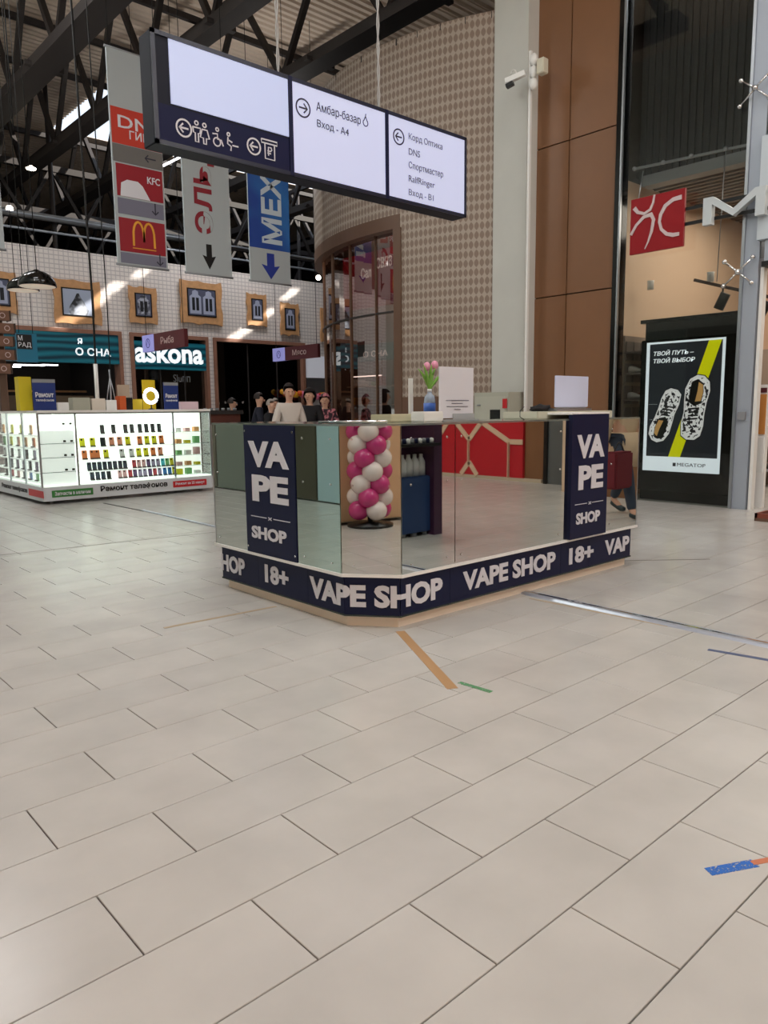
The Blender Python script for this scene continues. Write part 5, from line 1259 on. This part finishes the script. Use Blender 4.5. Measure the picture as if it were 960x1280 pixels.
for i in range(3): MB().tube([(5.15+i*.15, .8, 0), (5.15+i*.15, .8, .04)], .03, 8).build('foot', M['grey'], t)

# ---------------------------------------------------------------- people
def skinmesh(name, pts, edges, m_, parent, sub=2):
    """continuous skin surface: pts = list of (co, radius)"""
    bm = bmesh.new(); lay = bm.verts.layers.skin.verify(); vs = []
    for i, (c, r_) in enumerate(pts):
        v = bm.verts.new(c); rr = r_ if isinstance(r_, tuple) else (r_, r_); v[lay].radius = rr; v[lay].use_root = (i == 0); vs.append(v)
    for a, b in edges: bm.edges.new((vs[a], vs[b]))
    me = bpy.data.meshes.new('tmp'); bm.to_mesh(me); bm.free()
    o = bpy.data.objects.new('tmp', me); COL.objects.link(o)
    sm = o.modifiers.new('s', 'SKIN'); sm.use_smooth_shade = True; ss = o.modifiers.new('b', 'SUBSURF'); ss.levels = sub; ss.render_levels = sub
    dg = bpy.context.evaluated_depsgraph_get(); me2 = bpy.data.meshes.new_from_object(o.evaluated_get(dg))
    bpy.data.objects.remove(o); bpy.data.meshes.remove(me)
    me2.name = name; me2.materials.clear(); me2.materials.append(m_)
    for p in me2.polygons: p.use_smooth = True
    r = bpy.data.objects.new(name, me2); COL.objects.link(r); r.parent = parent
    return r
def person(loc, rz, lab, top, bottom, hair, H_=1.72, sit=False, arms='down', hood=None, stride=0.0, long_hair=False, apron=None, lean=0.0):
    """facing local -Y; every joint placed for the pose"""
    t = thing('person', loc, lab, 'person'); t.rotation_euler = (0, 0, rz); s = H_/1.72
    hip = .92 if not sit else .50; st = stride; kz = .50; dy = -lean
    J = lambda x, y, z: Vector((x*s, y*s, z*s))
    ch = hip+.42; shz = hip+.50; hz = hip+.72
    P = [(J(0, 0, hip), .12), (J(0, dy*.3, hip+.2), .115), (J(0, dy*.8, ch), .125), (J(0, dy, shz+.05), .055), (J(0, dy-.005, hz-.10), .052), (J(0, dy-.02, hz), (.085, .10)), (J(0, dy-.01, hz+.10), (.075, .085))]
    E_ = [(0, 1), (1, 2), (2, 3), (3, 4), (4, 5), (5, 6)]
    arm = []; legs = []
    for sd_ in (-1, 1):
        if arms == 'down': el, wr, ha = (sd_*.25, .02, shz-.29), (sd_*.26, -.05+st*.15*sd_, shz-.54), (sd_*.26, -.07+st*.2*sd_, shz-.61)
        elif arms == 'front': el, wr, ha = (sd_*.25, -.02, shz-.27), (sd_*.14, -.26, shz-.30), (sd_*.07, -.31, shz-.29)
        else: el, wr, ha = (sd_*.26, -.08, shz-.25), (sd_*.16, -.30, shz-.18), (sd_*.13, -.37, shz-.17)
        i = len(P); P += [(J(sd_*.17, dy, shz), .062), (J(el[0], el[1]+dy, el[2]), .045), (J(wr[0], wr[1]+dy, wr[2]), .03), (J(ha[0], ha[1]+dy, ha[2]), (.022, .04))]
        E_ += [(2, i), (i, i+1), (i+1, i+2), (i+2, i+3)]; arm.append(i)
        hand = Vector(ha)-Vector(wr); hand.normalize(); side = Vector((0, 1, 0)) if arms == 'down' else Vector((1, 0, 0))
        for f in range(4):
            b = Vector(ha)+hand*.02+side*(f-1.5)*.018; tip = b+hand*(.06+(.01 if f in (1, 2) else 0))+Vector((-.01*sd_, -.01, -.01))
            j = len(P); P += [(J(b.x, b.y+dy, b.z), .009), (J(tip.x, tip.y+dy, tip.z), .007)]; E_ += [(i+3, j), (j, j+1)]
        tb = Vector(ha)-hand*.01+side*(-.035*(1 if arms == 'down' else sd_)); j = len(P); P += [(J(tb.x, tb.y+dy, tb.z), .010), (J(tb.x+hand.x*.04, tb.y+hand.y*.04+dy-.01, tb.z+hand.z*.04), .008)]; E_ += [(i+3, j), (j, j+1)]
    for sd_ in (-1, 1):
        if sit: kn, an, to = (sd_*.12, -.42, .50), (sd_*.12, -.40, .09), (sd_*.12, -.53, .04)
        else: kn, an, to = (sd_*.10, -.02-st*.22*sd_, .50), (sd_*.10, .02-st*.42*sd_, .09+(.08 if (st and sd_ < 0) else 0)), (sd_*.11, -.12-st*.42*sd_, .04+(.02 if (st and sd_ < 0) else 0))
        i = len(P); P += [(J(sd_*.09, 0, hip-.04), .10), (J(*kn), .062), (J(*an), .038), (J(*to), .035)]; E_ += [(0, i), (i, i+1), (i+1, i+2), (i+2, i+3)]; legs.append(i)
    body = skinmesh('body', P, E_, M['skin'], t)
    # clothing: looser shells over the same joints
    def shell(nm, idx, edges, grow, m_):
        pts = [(P[i][0], tuple((r_+grow) for r_ in (P[i][1] if isinstance(P[i][1], tuple) else (P[i][1],)*2))) for i in idx]
        mp = {a: b for b, a in enumerate(idx)}; return skinmesh(nm, pts, [(mp[a], mp[b]) for a, b in edges], m_, t)
    ai = arm; idx = [0, 1, 2, 3]+[x for a in ai for x in (a, a+1, a+2)]
    P[3] = (P[3][0], .06)
    jk = shell('jacket', idx, [(0, 1), (1, 2), (2, 3)]+[e for a in ai for e in ((2, a), (a, a+1), (a+1, a+2))], .024, top)
    idx = [0]+[x for a in legs for x in (a, a+1, a+2)]
    shell('trousers', idx, [e for a in legs for e in ((0, a), (a, a+1), (a+1, a+2))], .018, bottom)
    for a in legs:
        q = P[a+2][0]; to_ = P[a+3][0]
        skinmesh('shoe', [(q+Vector((0, .03, -.04)), .042), (to_+Vector((0, 0, 0)), .04), (to_+Vector((0, -.07, -.005)), .03)], [(0, 1), (1, 2)], mat('shoe_dark', (44, 60, 66), .5), t)
    hc = J(0, dy-.01, hz+.045)
    # hair cap
    bm = bmesh.new(); bmesh.ops.create_uvsphere(bm, u_segments=18, v_segments=12, radius=1)
    dele = []
    for v in bm.verts:
        if v.co.y < -.25 and v.co.z < .35: dele.append(v)
        if v.co.z < (-.9 if long_hair or hood else -.35): dele.append(v)
    bmesh.ops.delete(bm, geom=list(set(dele)), context='VERTS')
    k_ = 1.28 if hood else (1.12 if long_hair else 1.0)
    for v in bm.verts: v.co = hc+Vector((v.co.x*.098*k_*s, v.co.y*.118*k_*s+.012, v.co.z*.125*k_*s+(-.02 if long_hair or hood else .015)))
    mb = MB(); mb.bm(bm, True)
    me = bpy.data.meshes.new('hair'); me.from_pydata(mb.v, [], mb.f); me.polygons.foreach_set('use_smooth', [True]*len(me.polygons)); me.materials.append(hood or hair)
    o = bpy.data.objects.new('hood' if hood else 'hair', me); COL.objects.link(o); o.parent = t
    # face: eyes, nose, mouth, ears
    def fb(nm, c, rx, ry, rz_, m_):
        mb = MB().ball(c, rx*s, ry*s, rz_*s, 8, 6); me = bpy.data.meshes.new(nm); me.from_pydata(mb.v, [], mb.f); me.materials.append(m_); o = bpy.data.objects.new(nm, me); COL.objects.link(o); o.parent = t
    fy = dy-.115
    for sx_ in (-1, 1):
        fb('eye', J(sx_*.032, fy+.008, hz+.03), .011, .008, .007, M['hairdark']); fb('ear', J(sx_*.088, dy-.01, hz+.01), .012, .02, .03, M['skin'])
    fb('nose', J(0, fy-.006, hz-.002), .013, .02, .024, M['skin']); fb('mouth', J(0, fy+.004, hz-.045), .024, .007, .007, mat('lips', (160, 90, 84), .5))
    return t
def face_cam(p): return math.atan2(-p.x, p.y)+0   # facing the camera when the figure looks along its own -Y
CL = {n: mat('cloth_'+n, c, .85) for n, c in dict(white=(206, 196, 188), black=(24, 22, 26), navy=(28, 30, 44), pinkfl=(150, 90, 98), dark=(44, 40, 42), denim=(56, 66, 82), beige=(206, 180, 150), maroon=(110, 34, 44)).items()}
FLO = speck_mat('floral_cloth', (196, 120, 130), (48, 30, 40), 14, .5, rough=.85, soft=.04)
def put(px, py_head, v, rz, lab, **kw):
    """stand a figure on the floor so that its head top is at the pixel row"""
    p = atv(px, py_head, v); Hh = kw.pop('H_', None) or p.z
    return person(Vector((p.x, v, 0)), rz, lab, H_=Hh, **kw)
put(361, 486, 10.2, R(-20), 'man in a white shirt standing behind the counter', top=CL['white'], bottom=CL['dark'], hair=M['hairdark'])
put(387, 491, 10.8, R(-60), 'woman in black coat and big dark hood', top=CL['black'], bottom=CL['black'], hair=M['hairdark'], hood=mat('fur_dark', (30, 22, 22), .95), arms='front')
put(406, 497, 11.1, R(-40), 'person in a floral pink jacket right of the black coat', top=FLO, bottom=CL['dark'], hair=M['hairgrey'], hood=FLO)
put(319, 496, 13.5, R(60), 'person in dark navy jacket leaning to the stall, facing right', top=CL['navy'], bottom=CL['dark'], hair=M['hairdark'], arms='front', lean=.08)
put(334, 504, 13.0, R(30), 'grey-haired person in black bending over the bright stall', top=CL['black'], bottom=CL['dark'], hair=M['hairgrey'], arms='front', lean=.1)
put(344, 502, 15.5, R(-20), 'fair-haired person behind the bright stall', top=CL['navy'], bottom=CL['dark'], hair=M['hairgrey'])
put(290, 502, 15.0, R(70), 'person in dark coat left of the group, by the dark window', top=CL['black'], bottom=CL['dark'], hair=M['hairdark'])
# passer-by seen in the right mirror
w_ = person(Vector((8.1, 1.55, 0)), R(200), 'passer-by in beige coat and dark jeans carrying a red bag, seen in the mirror', top=CL['beige'], bottom=CL['denim'], hair=M['hairdark'], stride=.7)
cs2 = MB().lathe([(.20, .60), (.19, .8), (.165, 1.0)], (0, 0, 0), 18).build('coat_skirt', CL['beige']); cs2.parent = w_
t = thing('red_bag', (7.85, 1.72, .5), 'red shopping bag held by the passer-by in the mirror', 'bag')
MB().bbox((7.46, 1.66, .38), (7.82, 1.82, .80), .02).build('bag_body', CL['maroon'], t); MB().tube([(7.54+.2*i/6, 1.74, .80+.1*math.sin(math.pi*i/6)) for i in range(7)], .008, 6).build('handle', M['black'], t)
